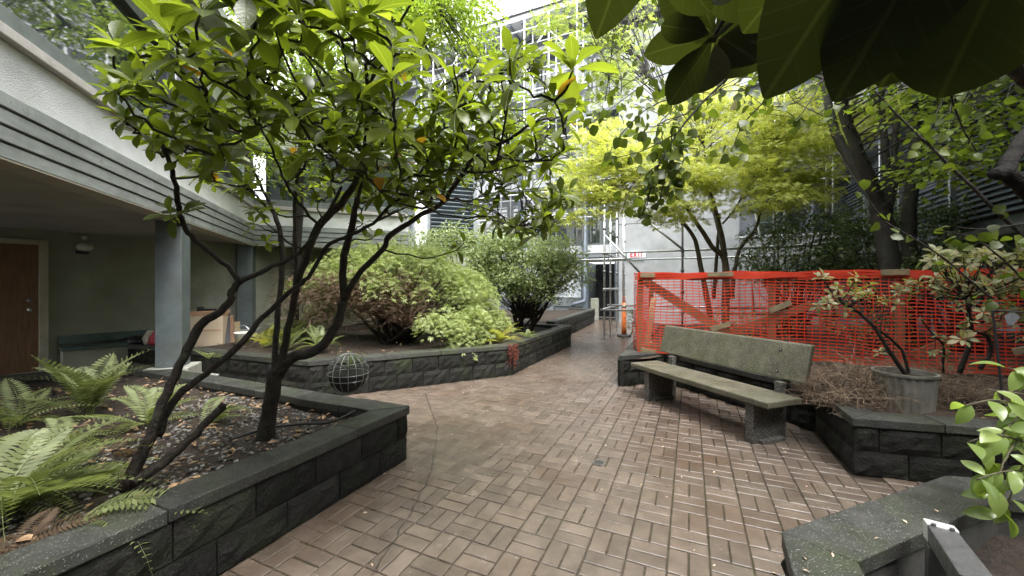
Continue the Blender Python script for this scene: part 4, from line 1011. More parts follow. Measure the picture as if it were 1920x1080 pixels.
kb([(1400, 110, 2.1, .005), (1300, 120, 2.2, .004), (1220, 150, 2.3, .003), (1150, 200, 2.4, .002), (1105, 232, 2.4, .002)], 26)
kb([(1320, 190, 2.2, .004), (1240, 190, 2.2, .003), (1180, 235, 2.2, .003), (1138, 292, 2.2, .002)], 26)
kb([(1480, 100, 2.2, .005), (1440, 180, 2.3, .004), (1395, 230, 2.4, .003), (1370, 285, 2.4, .002)], 18)
kb([(1570, 90, 2.3, .005), (1525, 180, 2.3, .003), (1488, 232, 2.3, .002)], 14)
kb([(1270, 250, 2.2, .004), (1200, 285, 2.2, .003), (1130, 300, 2.2, .002)], 12)
kb([(1235, 310, 2.2, .004), (1190, 340, 2.15, .002), (1165, 400, 2.1, .002)], 8)
kb([(1260, 240, 2.2, .004), (1255, 300, 2.25, .003), (1240, 360, 2.25, .002)], 60, .09)
kb([(1235, 310, 2.2, .004), (1220, 350, 2.25, .003), (1205, 400, 2.25, .002)], 34, .05)
kb([(1980, 500, 2.5, .012), (1850, 378, 2.5, .011), (1760, 290, 2.55, .009), (1690, 222, 2.6, .007), (1640, 170, 2.6, .005)], 16)
kb([(1860, 560, 2.3, .006), (1750, 470, 2.4, .005), (1660, 415, 2.5, .004), (1620, 360, 2.5, .004), (1570, 285, 2.55, .003)], 18)
kb([(1990, 600, 2.3, .006), (1850, 460, 2.4, .005), (1740, 430, 2.4, .003)], 14)
kb([(1990, 430, 2.2, .008), (1930, 420, 2.3, .006), (1850, 430, 2.4, .005), (1790, 425, 2.4, .003)], 16, .08)
kb([(1815, 48, 1.4, .008), (1780, 150, 2.0, .006), (1800, 230, 2.6, .005), (1840, 300, 2.7, .003)], 26, .14)
for u0, v0, u1, v1, y0, y1, n in ((1690, -40, 1940, 130, 1.8, 3.4, 60), (1720, 60, 1940, 330, 2.4, 3.8, 70), (1640, 140, 1800, 260, 2.4, 3.4, 18), (1480, -60, 1760, 60, 1.8, 2.8, 20), (1090, -40, 1260, 200, 2.6, 4.2, 110), (1220, 60, 1480, 200, 2.4, 3.6, 90), (1380, 100, 1620, 230, 2.4, 3.6, 50), (1150, 180, 1330, 300, 2.2, 3.0, 50)):
    prev = None
    for k in range(n):
        q = P(R.uniform(u0, u1), R.uniform(v0, v1), R.uniform(y0, y1)); kl.append((q, .05))
        if k % 5 == 0:
            if prev is not None:
                pp, rs = curve_to(prev, q, .004, .002, .08, 5, .02); MB().tube(pp, rs, 5).build('twig', 'bark', kt, True)
            prev = q
lv = []
for q, sp in kl:
    b = q + Vector((R.uniform(-1, 1), R.uniform(-1, 1), R.uniform(-1, .4))) * sp
    d = Vector((R.uniform(-1, 1), R.uniform(-1, 1), R.uniform(-1.3, .1))).normalized()
    nn = Vector((R.uniform(-1, 1), R.uniform(-1, 1), R.uniform(.1, 1)))
    lv.append((b, d, nn, R.uniform(.055, .085)))
rust = [lv.pop(R.randrange(len(lv))) for _ in range(22)]
put_leaves(kt, lv, 'leaf_heart', HEART, 300); put_leaves(kt, rust, 'leaf_rust', HEART, 30, 'russet_leaf')

# ------------------------------------------------------------------ foliage masses
def pads(centres, radius, n, thick, droop, size, out=None, cz=0):
    """flat drooping sprays of small leaves round each centre"""
    loc, d, nn, sz = [], [], [], []
    for c in centres:
        r = radius * R.uniform(.7, 1.2); m_ = int(n * (r / radius) ** 2)
        th = NR.uniform(0, 2 * np.pi, m_); rr2 = np.sqrt(NR.random(m_)) * r
        x, y = rr2 * np.cos(th), rr2 * np.sin(th); z = NR.normal(0, thick, m_) - droop * (rr2 / r) ** 2 * r
        loc.append(np.stack([x, y, z], 1) + np.array(tuple(c)))
        dd = np.stack([np.cos(th), np.sin(th), np.full(m_, -.35)], 1) + NR.normal(0, .45, (m_, 3)); d.append(dd)
        n_ = np.stack([.5 * np.cos(th), .5 * np.sin(th), np.full(m_, 1.)], 1) + NR.normal(0, .4, (m_, 3)); nn.append(n_)
        sz.append(NR.uniform(.65, 1.15, m_) * size)
    return np.concatenate(loc), np.concatenate(d), np.concatenate(nn), np.concatenate(sz)
def ell(c, r, n, lo=.55, hi=1.0, zmin=-1.0):
    out = []
    while len(out) < n:
        q = Vector(unit(1)[0]) * (R.uniform(lo, hi))
        if q.z < zmin: continue
        out.append(Vector(c) + Vector((q.x * r[0], q.y * r[1], q.z * r[2])))
    return out

# yellow-green Japanese maple behind the fence
ym = thing('yellow_maple', P(1370, 600, 8.6), 'yellow-green Japanese maple with slim forked stems behind the orange fence', 'tree')
yl = []
def yb(pts): 
    o, pp = limb(ym, 'stem', [(q[0], q[1], q[2], q[3] * .75) for q in pts], 'bark_olive', .008, .08, 8); yl.extend(pp)
yb([(1352, 690, 8.6, .09), (1318, 520, 8.6, .075), (1303, 450, 8.5, .06), (1280, 415, 8.4, .05), (1262, 375, 8.3, .04), (1240, 330, 8.1, .025)])
yb([(1358, 690, 8.6, .1), (1362, 505, 8.6, .09), (1335, 462, 8.5, .07), (1300, 410, 8.3, .055), (1268, 370, 8.1, .04), (1200, 330, 7.9, .02)])
yb([(1362, 505, 8.6, .085), (1352, 440, 8.6, .07), (1338, 380, 8.5, .05), (1325, 340, 8.4, .03), (1320, 270, 8.3, .018)])
yb([(1355, 420, 8.6, .03), (1382, 385, 8.5, .025), (1400, 350, 8.4, .02)])
yb([(1372, 560, 8.7, .07), (1378, 505, 8.7, .06), (1388, 465, 8.7, .05), (1415, 430, 8.6, .045), (1430, 380, 8.5, .04), (1437, 330, 8.4, .03), (1445, 280, 8.3, .018)])
yb([(1338, 560, 8.9, .06), (1345, 470, 8.9, .05), (1350, 400, 8.9, .03)])
YC = []
for u0, v0, u1, v1, y0, y1, n in ((1060, 300, 1330, 380, 7.2, 9.0, 26), (1070, 220, 1400, 320, 7.2, 9.4, 40), (1240, 180, 1500, 260, 7.4, 9.4, 26), (1300, 270, 1500, 350, 7.0, 9.2, 28), (1380, 240, 1560, 330, 7.2, 9.0, 34), (1060, 240, 1200, 360, 7.2, 8.8, 22), (1480, 200, 1640, 260, 7.4, 9.0, 14), (1440, 320, 1530, 370, 7.6, 8.8, 10), (1080, 330, 1200, 400, 7.6, 8.8, 10), (1230, 390, 1290, 410, 7.8, 8.6, 3), (1520, 120, 1700, 220, 7.6, 9.0, 12), (1055, 350, 1180, 410, 7.4, 8.6, 10), (1250, 370, 1310, 405, 7.6, 8.4, 4), (1400, 330, 1530, 385, 7.4, 8.6, 12), (1300, 150, 1480, 220, 7.6, 9.2, 14)):
    for _ in range(n): YC.append(P(R.uniform(u0, u1), R.uniform(v0, v1), R.uniform(y0, y1)))
tw = MB(); ya = np.array([tuple(q) for q in yl])
for c in YC:
    dist = np.linalg.norm(ya - np.array(tuple(c)), axis=1) + np.where(ya[:, 2] > c.z, .5, 0); a = Vector(ya[int(dist.argmin())])
    pp, rs = curve_to(a, c, .012, .004, -.08, 5, .03); tw.tube(pp, rs, 4, 0, False)
tw.build('twigs', 'bark_olive', ym, True, kind='stuff')
scatter('crown', STAR, *pads(YC, .52, 110, .035, .28, .09), 'leaf_maple', ym)

# thick-trunked tree right of the maple
gt = thing('forked_tree', P(1668, 640, 6.6), 'grey-barked tree with a thick forked trunk behind the fence', 'tree')
gl = []
def gb(pts, nm='limb'):
    o, pp = limb(gt, nm, [(q[0], q[1], q[2], q[3] * .72) for q in pts], 'bark_grey', .012, .06, 12); gl.extend(pp)
gb([(1672, 680, 6.6, .24), (1670, 560, 6.6, .215), (1664, 480, 6.6, .2), (1655, 410, 6.6, .2), (1648, 380, 6.58, .19)], 'trunk')
gb([(1652, 400, 6.6, .14), (1636, 350, 6.5, .14), (1610, 290, 6.4, .12), (1590, 230, 6.3, .105), (1576, 178, 6.2, .1), (1570, 90, 6.0, .07), (1560, -40, 5.8, .05)])
gb([(1640, 370, 6.6, .13), (1612, 330, 6.7, .12), (1585, 285, 6.8, .1), (1562, 235, 6.9, .1), (1540, 140, 7.0, .06)])
gb([(1660, 400, 6.6, .13), (1667, 355, 6.6, .1), (1662, 310, 6.6, .075), (1656, 250, 6.6, .07), (1650, 150, 6.6, .05), (1640, 0, 6.5, .03)])
gb([(1660, 400, 6.6, .12), (1672, 360, 6.55, .09), (1678, 320, 6.5, .065), (1678, 250, 6.45, .06), (1690, 215, 6.4, .06), (1730, 185, 6.2, .055), (1755, 150, 6.0, .045), (1800, 60, 5.8, .03)])
gb([(1700, 640, 7.2, .17), (1704, 480, 7.2, .16), (1705, 400, 7.2, .15), (1714, 300, 7.2, .14), (1718, 260, 7.2, .15), (1716, 150, 7.2, .1), (1720, -20, 7.1, .06)], 'trunk')
GC = ell((5.6, 5.6, 6.6), (2.6, 1.8, 1.6), 60, .3, 1)
for u0, v0, u1, v1, y0, y1, n in ((1560, 60, 1760, 200, 5.4, 7.0, 22), (1700, 60, 1930, 330, 4.6, 6.6, 60), (1430, 20, 1600, 140, 5.0, 6.6, 16), (1780, -40, 1930, 120, 4.2, 6.0, 26)):
    for _ in range(n): GC.append(P(R.uniform(u0, u1), R.uniform(v0, v1), R.uniform(y0, y1)))
scatter('crown', HEART, *pads(GC, .4, 42, .1, .3, .085), 'leaf_bright', gt)
tw = MB(); ya = np.array([tuple(q) for q in gl])
for c in GC:
    dist = np.linalg.norm(ya - np.array(tuple(c)), axis=1) + np.where(ya[:, 2] > c.z, .5, 0); a = Vector(ya[int(dist.argmin())])
    pp, rs = curve_to(a, c, .016, .004, -.05, 5, .04); tw.tube(pp, rs, 4, 0, False)
tw.build('twigs', 'bark_grey', gt, True, kind='stuff')

# bright deciduous tree behind the rhododendron
bt_ = thing('bright_leaf_tree', (-4.3, 7.7, .45), 'bright green deciduous tree arching high behind the rhododendron', 'tree')
pp, rs = smooth_path([(Vector((-4.3, 7.7, .4)), .09), (Vector((-4.15, 7.6, 2.5)), .08), (Vector((-3.9, 7.4, 4.6)), .065), (Vector((-3.2, 7.1, 6.3)), .045), (Vector((-2.4, 6.8, 7.4)), .02)], 5, .01)
MB().tube(pp, rs, 9, .08).build('trunk', 'bark', bt_, True); bl = list(pp)
for e in ((-5.6, 6.9, 6.3), (-1.4, 6.6, 6.4), (-3.0, 6.0, 6.8), (-4.6, 6.2, 7.2)):
    p2, r2 = curve_to(pp[11], Vector(e), .04, .012, -.06, 7, .05); MB().tube(p2, r2, 7, .05).build('limb', 'bark', bt_, True); bl += p2
BC = []
for u0, v0, u1, v1, y0, y1, n in ((560, -90, 900, 70, 6.0, 8.0, 56), (740, 0, 915, 95, 6.2, 7.4, 34), (330, -90, 640, 90, 5.8, 8.0, 46), (540, 60, 760, 230, 6.2, 7.8, 36), (440, 80, 620, 330, 6.2, 7.6, 26), (760, 150, 980, 330, 6.0, 7.6, 26), (270, 30, 420, 200, 6.0, 7.4, 8)):
    for _ in range(n): BC.append(P(R.uniform(u0, u1), R.uniform(v0, v1), R.uniform(y0, y1)))
scatter('crown', SMALL, *pads(BC, .4, 96, .12, .4, .105), 'leaf_bright', bt_)
tw = MB(); ya = np.array([tuple(q) for q in bl])
for c in BC:
    a = Vector(ya[int(np.linalg.norm(ya - np.array(tuple(c)), axis=1).argmin())]); pp, rs = curve_to(a, c, .012, .003, -.05, 5, .04); tw.tube(pp, rs, 4, 0, False)
tw.build('twigs', 'bark', bt_, True, kind='stuff')

# pale tree high at the rear
pt_ = thing('pale_leaf_tree', (6.4, 11.8, .4), 'pale green tree high before the rear scaffold and roof', 'tree')
PC = [P(R.uniform(1010, 1210), R.uniform(-120, 90), R.uniform(11.5, 13.5)) for _ in range(46)] + [P(R.uniform(1110, 1230), R.uniform(60, 190), R.uniform(11.5, 13)) for _ in range(22)]
pp, rs = smooth_path([(Vector((6.4, 11.8, .4)), .1), (Vector((6.3, 11.8, 3.0)), .085), (Vector((5.2, 12.2, 6.6)), .06), (Vector((3.2, 12.6, 9.8)), .03)], 5, .01)
MB().tube(pp, rs, 9, .08).build('trunk', 'bark_grey', pt_, True)
scatter('crown', STAR, *pads(PC, .5, 44, .12, .4, .15), 'leaf_pale', pt_)
tw = MB()
for c in PC:
    pq, rs = curve_to(pp[R.randrange(10, 15)], c, .02, .004, -.05, 5, .05); tw.tube(pq, rs, 4, 0, False)
tw.build('twigs', 'bark_grey', pt_, True, kind='stuff')

# ------------------------------------------------------------------ shrubs
def stems(root, base, tips, r0, mat, name='stem', sagv=.12, merge=False):
    m_ = MB()
    for t in tips:
        pp, rs = curve_to(base + Vector((R.uniform(-.25, .25), R.uniform(-.2, .2), 0)), t, r0 * R.uniform(.6, 1.1), r0 * .2, sagv, 6, .05)
        if merge: m_.tube(pp, rs, 5, 0, False)
        else: MB().tube(pp, rs, 6, .08).build(name, mat, root, True)
    if merge: m_.build('twigs', mat, root, True, kind='stuff')
lc = thing('lacy_mound_shrub', (-2.2, 7.4, .45), 'mounded lacy green weeping maple in the long block planter', 'shrub')
cc = Vector((-2.3, 7.5, .78)); tips, pc = [], []
while len(pc) < 250:
    q = unit(1)[0]; k = R.uniform(.8, 1.0)
    x, y, z = q[0] * k, q[1] * k, abs(q[2]) * k
    pos = cc + Vector((x * 2.15, y * 1.35, z * 1.78 * (1 - .18 * x * x)))
    low = .58 + 1.05 * max(0, min(1, (.55 - x) / .4)) if y < .3 else .7
    if pos.z < low: continue
    if x > .5 and y < .2 and R.random() < .2: pos.z -= .2
    pc.append(pos)
tips = pc[::6]
stems(lc, Vector((-2.2, 7.5, .42)), tips[:34], .05, 'bark', 'stem', -.1)
stems(lc, Vector((-2.2, 7.5, .9)), [q - UP * .05 for q in pc[::2]], .016, 'twig_brown', merge=True)
loc = []; m_ = MB()
for _ in range(900):                                           # dead brown twiggery under the canopy
    a = cc + Vector((R.uniform(-1.6, .9), R.uniform(-1.15, .2), R.uniform(.15, 1.0))); b_ = a + Vector((R.uniform(-.3, .3), R.uniform(-.3, .1), R.uniform(-.25, .1)))
    pp, rs = curve_to(a, b_, .004, .0015, .1, 4, .03); m_.tube(pp, rs, 3, 0, False)
m_.build('dry_twigs', 'twig_brown', lc, kind='stuff')
dd = [cc + Vector((R.uniform(-1.7, .7), R.uniform(-1.15, -.2), R.uniform(.3, 1.0))) for _ in range(110)]
scatter('dry_leaves', STAR, *pads(dd, .2, 22, .07, .6, .06), 'leaf_fern_dry', lc)
scatter('crown', STAR, *pads(pc, .29, 84, .03, 1.0, .07), 'leaf_lace', lc)

def shrub(name, label, centre, rad3, base, n, size, mat, bark, clump=.28, per=42, zmin=-.55, group=None, nst=10, tpl=SMALL, r0=.04):
    root = thing(name, base, label, 'shrub', group)
    cs = ell(centre, rad3, n, .55, 1.02, zmin)
    stems(root, Vector(base), R.sample(cs, min(nst, len(cs))), r0, bark, 'stem', -.08)
    stems(root, Vector(base) + UP * .3, cs[::2], r0 * .35, bark, merge=True)
    scatter('crown', tpl, *pads(cs, clump, per, clump * .3, .3, size), mat, root); return root
shrub('rhododendron_shrub', 'rounded rhododendron shrub with bare dark stems beside the far path', (.3, 9.5, 2.0), (1.45, 1.15, 1.0), (.3, 9.4, .45), 240, .11, 'leaf_shrub', 'bark', zmin=-.7, nst=14, per=64)
shrub('rhododendron_shrub', 'pale leafy rhododendron shrub tucked behind the lacy mound', (-1.6, 10.2, 2.1), (1.7, .9, 1.15), (-1.4, 10.2, .45), 190, .11, 'leaf_shrub', 'bark')
shrub('evergreen_shrub', 'dark evergreen shrub left of the thick forked trunk', (6.0, 8.3, 2.2), (1.05, .9, 1.1), (6.0, 8.3, .4), 130, .11, 'leaf_deep', 'bark_grey')
shrub('evergreen_shrub', 'broad dark evergreen shrub behind the thick forked trunk', (8.0, 8.2, 2.35), (1.6, 1.0, 1.15), (8.0, 8.2, .4), 190, .11, 'leaf_deep', 'bark_grey')
shrub('evergreen_shrub', 'dark evergreen shrub close under the louvred wing', (7.6, 6.6, 1.7), (1.3, .7, .7), (7.6, 6.6, .4), 70, .09, 'leaf_deep', 'bark_grey')
shrub('low_shrub', 'low green shrub at the foot of the pale rear wall', (3.05, 9.6, .65), (.3, .35, .35), (3.1, 9.6, .3), 16, .07, 'leaf_deep', 'bark', .16, 26, nst=4, r0=.015)
shrub('leggy_shrub', 'small leggy shrub under the big evergreen behind the netting', (4.1, 6.6, .85), (.7, .4, .35), (4.1, 6.6, .4), 26, .07, 'leaf_rust', 'bark', .18, 22, nst=5, r0=.015)
shrub('leggy_shrub', 'straggly shrub behind the netting near its right end', (5.2, 5.7, .9), (.7, .4, .4), (5.2, 5.7, .4), 26, .07, 'leaf_rust', 'bark', .18, 22, nst=5, r0=.015)

# leggy rhododendrons in front of the fence on the right
def leggy(label, traces, whorls, mat='leaf_rust'):
    root = thing('leggy_rhododendron', P(*traces[0][0][:3]), label, 'shrub', 'leggy rhododendrons before the fence'); lv = []; pts = []
    for t in traces:
        o, pp = limb(root, 'stem', t, 'bark', .004, .08, 7); pts += pp
    A_ = np.array([tuple(q) for q in pts]); m_ = MB()
    for u, v_, Y, L, n in whorls:
        c = P(u, v_, Y); a = Vector(A_[int(np.linalg.norm(A_ - np.array(tuple(c)), axis=1).argmin())])
        pp, rs = curve_to(a, c, .005, .003, .05, 5, .012); m_.tube(pp, rs, 4, 0, False)
        lv += rosette(c, (c - a).normalized() * .5 + UP * .8 + Vector((R.uniform(-.5, .5), R.uniform(-.8, .2), 0)), L, n)
    m_.build('twigs', 'bark', root, True, kind='stuff'); put_leaves(root, lv, mat, RHODO, 120)
def wh(u0, v0, u1, v1, y0, y1, n, L=.075): return [(R.uniform(u0, u1), R.uniform(v0, v1), R.uniform(y0, y1), L * R.uniform(.8, 1.2), R.randint(6, 8)) for _ in range(n)]
leggy('leggy rhododendron leaning left out of the grey corrugated pot', [[(1700, 705, 3.45, .018), (1672, 665, 3.45, .016), (1640, 615, 3.45, .015), (1612, 588, 3.45, .013), (1575, 565, 3.45, .01)], [(1705, 700, 3.5, .013), (1690, 655, 3.5, .011), (1650, 620, 3.48, .01)]], wh(1530, 515, 1640, 580, 3.35, 3.55, 20) + wh(1640, 550, 1690, 580, 3.4, 3.6, 4) + [(1650, 660, 3.4, .06, 6)])
leggy('leggy rhododendron with upright stems beside the black garden stake', [[(1800, 700, 3.6, .02), (1820, 630, 3.6, .018), (1816, 580, 3.6, .016), (1830, 545, 3.55, .013), (1860, 510, 3.5, .01)], [(1838, 690, 3.4, .018), (1858, 660, 3.4, .016), (1850, 630, 3.4, .016), (1820, 615, 3.4, .012), (1812, 560, 3.4, .01)]], wh(1680, 520, 1780, 560, 3.4, 3.8, 14) + wh(1740, 470, 1940, 540, 3.0, 3.8, 60, .085) + wh(1780, 540, 1940, 640, 3.0, 3.6, 34))
leggy('thin young rhododendron shoot between the pot and the garden stake', [[(1768, 700, 3.8, .01), (1768, 650, 3.8, .009), (1752, 630, 3.8, .008), (1728, 600, 3.8, .006)]], wh(1740, 630, 1790, 670, 3.7, 3.9, 6, .06), 'leaf_shrub')

# fresh leafy plant hanging into the bottom right
fp = thing('glossy_leaf_plant', (3.1, 2.05, .3), 'glossy fresh green plant arching over the corner planter at right edge', 'plant'); lv = []
for t in ([(1985, 820, 1.95, .008), (1930, 770, 1.9, .007), (1870, 750, 1.85, .005), (1810, 760, 1.8, .003)], [(1985, 840, 1.95, .008), (1935, 810, 1.85, .006), (1890, 850, 1.8, .004), (1860, 930, 1.75, .003)], [(1985, 830, 1.95, .008), (1930, 830, 1.85, .006), (1870, 815, 1.8, .004), (1815, 830, 1.8, .003)], [(1985, 860, 1.9, .008), (1940, 880, 1.85, .005), (1880, 885, 1.75, .003), (1830, 900, 1.75, .003)], [(1985, 720, 2.0, .008), (1930, 700, 2.0, .005), (1890, 690, 2.0, .003)], [(1985, 800, 1.95, .008), (1940, 780, 1.9, .005), (1900, 790, 1.85, .004), (1850, 860, 1.8, .003)], [(1985, 900, 1.9, .008), (1930, 860, 1.8, .005), (1900, 920, 1.75, .004), (1875, 965, 1.75, .003)], [(1985, 760, 2.0, .008), (1925, 740, 1.95, .005), (1850, 730, 1.9, .003)]):
    o, pp = limb(fp, 'stem', t, 'bark_olive', .002, .05, 6)
    for i in range(3, len(pp)):
        if R.random() < .85:
            d = Vector((R.uniform(-1, .6), R.uniform(-.8, .5), R.uniform(-1, .3))).normalized()
            lv.append((pp[i], d, Vector((R.uniform(-.5, .3), R.uniform(-1, 0), R.uniform(.4, 1))), R.uniform(.085, .13)))
put_leaves(fp, lv, 'leaf_fresh', leaf_tpl(.5, 6, .5, .3, .3, .03), 120)

# ------------------------------------------------------------------ ferns
def frond_tpl(n=24, curl=.55, wid=.17):
    v, f = [], []
    def axis(t): return np.array([0, t * (1 - .12 * curl * t), curl * .55 * t - curl * t * t])
    for i in range(n):
        t = .1 + .9 * i / n; c = axis(t); L = wid * (math.sin(math.pi * min(1, (t * .93 + .13)) ** 1.15) ** .8) + .006; w_ = .33 / n
        for s_ in (-1, 1):
            b0 = len(v); tip = c + np.array([s_ * L, .28 * L + .012, -.16 * L + .01])
            v += [c + np.array([0, -w_, 0]), c + np.array([s_ * L * .5, .1 * L - w_ * .9, .02 * L]), tip, c + np.array([s_ * L * .5, .16 * L + w_ * .9, .02 * L])]
            v[-4] = c + np.array([0, -w_ * .6, 0]); f.append((b0, b0 + 1, b0 + 2, b0 + 3))
    for i in range(8):
        a, b_ = axis(i / 8), axis((i + 1) / 8); b0 = len(v); w_ = .006 * (1 - i / 9)
        v += [a + [-w_, 0, .003], a + [w_, 0, .003], b_ + [w_, 0, .003], b_ + [-w_, 0, .003]]; f.append((b0, b0 + 1, b0 + 2, b0 + 3))
    return np.array(v), np.array(f)
FR = {}
def fern(label, c, n, L, mat, pitch=(15, 60), az=(0, 360), curl=None, nm='sword_fern'):
    root = thing(nm, c, label, 'fern', 'sword ferns in the planters')
    if mat not in FR: FR[mat] = [leaf_mesh('frond', frond_tpl(20, cu, w_), mat) for cu, w_ in ((.45, .17), (.75, .16), (1.0, .15))]
    for k in range(n):
        a = rad(az[0] + (az[1] - az[0]) * (k + R.uniform(.1, .9)) / n); pt2 = rad(R.uniform(*pitch))
        d = Vector((math.cos(a) * math.cos(pt2), math.sin(a) * math.cos(pt2), math.sin(pt2)))
        nn = Vector((-math.cos(a) * math.sin(pt2), -math.sin(a) * math.sin(pt2), math.cos(pt2))) + Vector((R.uniform(-.25, .25), R.uniform(-.25, .25), 0))
        place('frond', R.choice(FR[mat]), root, leafmat4(Vector(c) + Vector((R.uniform(-.03, .03), R.uniform(-.03, .03), 0)), d, nn, L * R.uniform(.7, 1.1)))
    return root
fern('big sword fern at the bottom left edge of the front planter', G(5, 965, .39), 24, .68, 'leaf_fern', (6, 55), (-60, 130))
fern('low sword fern with one long frond over the planter rim', G(150, 985, .42), 7, .5, 'leaf_fern', (4, 30), (-20, 60))
fern('tall upright sword fern by the covered walkway', G(165, 778, .38), 13, .78, 'leaf_fern', (30, 78))
fern('sword fern between the left trunk and the concrete pedestal', G(275, 800, .38), 13, .55, 'leaf_fern', (15, 60))
fern('small sword fern right of the left trunk', G(385, 800, .38), 8, .42, 'leaf_fern', (10, 45), (-60, 120))
fern('sword fern against the left edge above the big fern', G(30, 800, .38), 11, .55, 'leaf_fern', (10, 50))
fern('brown withered fern lying on the front rim of the left planter', G(30, 1040, .42), 9, .34, 'leaf_fern_dry', (0, 25))
fern('withered brown fern between the green sword ferns', G(210, 850, .39), 7, .4, 'leaf_fern_dry', (5, 30))
fern('pale fern in the long planter behind the twisting trunk', Vector((-3.75, 6.5, .46)), 14, .6, 'leaf_fern', (20, 65))
fern('pale yellowing fern by the second blue post', Vector((-4.3, 6.9, .46)), 12, .6, 'leaf_fern_gold', (20, 65))
fern('loose green fern between the wire ball and the lacy mound', Vector((-3.1, 6.35, .46)), 13, .62, 'leaf_fern', (20, 70))
fern('broad pale fern against the walkway wall in the long planter', Vector((-4.1, 7.5, .46)), 15, .8, 'leaf_fern', (25, 72))
fern('spreading green fern behind the big fern at left', G(110, 838, .38), 12, .5, 'leaf_fern', (8, 45))
fern('low fern in the litter beside the big fern', G(190, 905, .39), 9, .36, 'leaf_fern', (8, 40))
fern('golden fern at the bend of the long planter', Vector((-.22, 7.1, .5)), 15, .58, 'leaf_fern_gold', (10, 62))
fern('upright green fern behind the golden fern', Vector((-.35, 7.7, .5)), 8, .8, 'leaf_fern', (50, 82))
fern('small green fern beside the golden fern near the path', Vector((.32, 7.6, .5)), 9, .4, 'leaf_fern', (10, 50))
fern('little fern on the low wall below the cardboard box', G(395, 672, .5), 8, .25, 'leaf_fern', (10, 50))

# red trailing plant over the planter bend
rt = thing('red_trailing_plant', (-.02, 6.66, .52), 'red trailing plant hanging down the block wall below the golden fern', 'plant'); loc = []
for k in range(14):
    s = R.uniform(-.12, .12); a = Vector((-.02 + s * .9, 6.64 + abs(s) * .5, .53)); n_ = Vector((.25, -.95, 0)).normalized()
    L = R.uniform(.15, .45); pts = [a - n_ * .1, a + n_ * .03, a + n_ * .045 - UP * L * .5, a + n_ * .04 - UP * L]
    MB().tube(pts, .002, 4).build('stem', 'leaf_red', rt); loc += [a + n_ * .045 - UP * L * R.random() + Vector((R.uniform(-.03, .03), R.uniform(-.03, 0), 0)) for _ in range(14)]
N_ = len(loc); scatter('foliage', SMALL, [tuple(q) for q in loc], NR.normal(0, 1, (N_, 3)) - np.array([0, 0, .8]), NR.normal(0, 1, (N_, 3)) + np.array([0, -1, .5]), NR.uniform(.02, .04, N_), 'leaf_red', rt)
# seedling inside the wire ball
ws = thing('basket_seedling', P(653, 699, 3.25), 'small green seedling growing in the wire ball', 'plant'); lv = []
for k in range(5):
    a = P(653, 699, 3.25); b_ = a + Vector((R.uniform(-.09, .12), R.uniform(-.06, .06), R.uniform(.1, .23))); pp, rs = curve_to(a, b_, .003, .0015, -.1, 5, .008)
    MB().tube(pp, rs, 5).build('stem', 'leaf_fresh', ws)
    for q in pp[2:]:
        for _ in range(3): lv.append((q, Vector((R.uniform(-1, 1), R.uniform(-1, 1), R.uniform(-.4, .5))).normalized(), UP + Vector((R.uniform(-.4, .4), R.uniform(-.6, .2), 0)), R.uniform(.02, .045)))
put_leaves(ws, lv, 'leaf_fresh', SMALL, 80)

# ------------------------------------------------------------------ pebbles, litter, straw
def on_poly(poly, n, ok=None):
    out = []; xs = [p.x for p in poly]; ys = [p.y for p in poly]
    while len(out) < n:
        q = Vector((R.uniform(min(xs), max(xs)), R.uniform(min(ys), max(ys)), 0))
        if inside(q, poly) and (ok is None or ok(q)): out.append(q)
    return out
def pebbles(name, label, pts, z, s0, s1, mat):
    v0 = np.array([(math.cos(a) * math.cos(e), math.sin(a) * math.cos(e), .55 * math.sin(e)) for e in (-.9, -.2, .5, 1.2) for a in [k * math.pi / 3 for k in range(6)]]); f0 = [(i * 6 + k, i * 6 + (k + 1) % 6, (i + 1) * 6 + (k + 1) % 6, (i + 1) * 6 + k) for i in range(3) for k in range(6)]
    L = np.array([(p.x, p.y, z(p) + .004) for p in pts]); N_ = len(L)
    return tag(scatter(name, (v0 * [1, .75, 1], np.array(f0)), L, np.concatenate([NR.normal(0, 1, (N_, 2)), np.zeros((N_, 1))], 1) + 1e-3, np.tile([0, 0, 1.], (N_, 1)) + NR.normal(0, .15, (N_, 3)), NR.uniform(s0, s1, N_), mat, None), label, 'pebbles', kind='stuff')
def sz1(p): return .38 + .03 * math.sin(p.x * 3 + p.y) * math.sin(p.y * 2.3)
soil1 = inset(PL1, .3)
rim = [C1 - D1 * 2.6 - D2 * .24, C1 - D2 * .24 - D1 * .24, C1 - D2 * 2.4 - D1 * .3, C1 - D2 * 1.5 - D1 * 1.4, C1 - D2 * 1.1 - D1 * 2.6]
pebbles('pebbles', 'grey and white pebbles covering the front planter soil', on_poly(rim, 1700), sz1, .008, .021, 'pebble')
def flat_leaves(name, label, pts, z, s0, s1, mat, tpl=SMALL):
    L = np.array([(p.x, p.y, z(p)) for p in pts]); N_ = len(L)
    return tag(scatter(name, tpl, L, np.concatenate([NR.normal(0, 1, (N_, 2)), NR.normal(0, .15, (N_, 1))], 1), np.tile([0, 0, 1.], (N_, 1)) + NR.normal(0, .3, (N_, 3)), NR.uniform(s0, s1, N_), mat, None), label, 'leaves', kind='stuff')
whole1 = [C1 - D1 * 3.2 - D2 * .24, C1 - D2 * .24 - D1 * .24, V2(-5.0, 5.1), V2(-6, 3.6), V2(-4, .6)]
flat_leaves('leaf_litter', 'brown fallen leaves scattered in the front planter', on_poly(whole1, 1300), lambda p: sz1(p) + .022, .03, .085, 'litter')
whole2 = [V2(-5.9, 6.9), V2(-2.7, 5.55), V2(-.15, 6.95), V2(1.2, 9.8), V2(-1, 10.5), V2(-5, 9)]
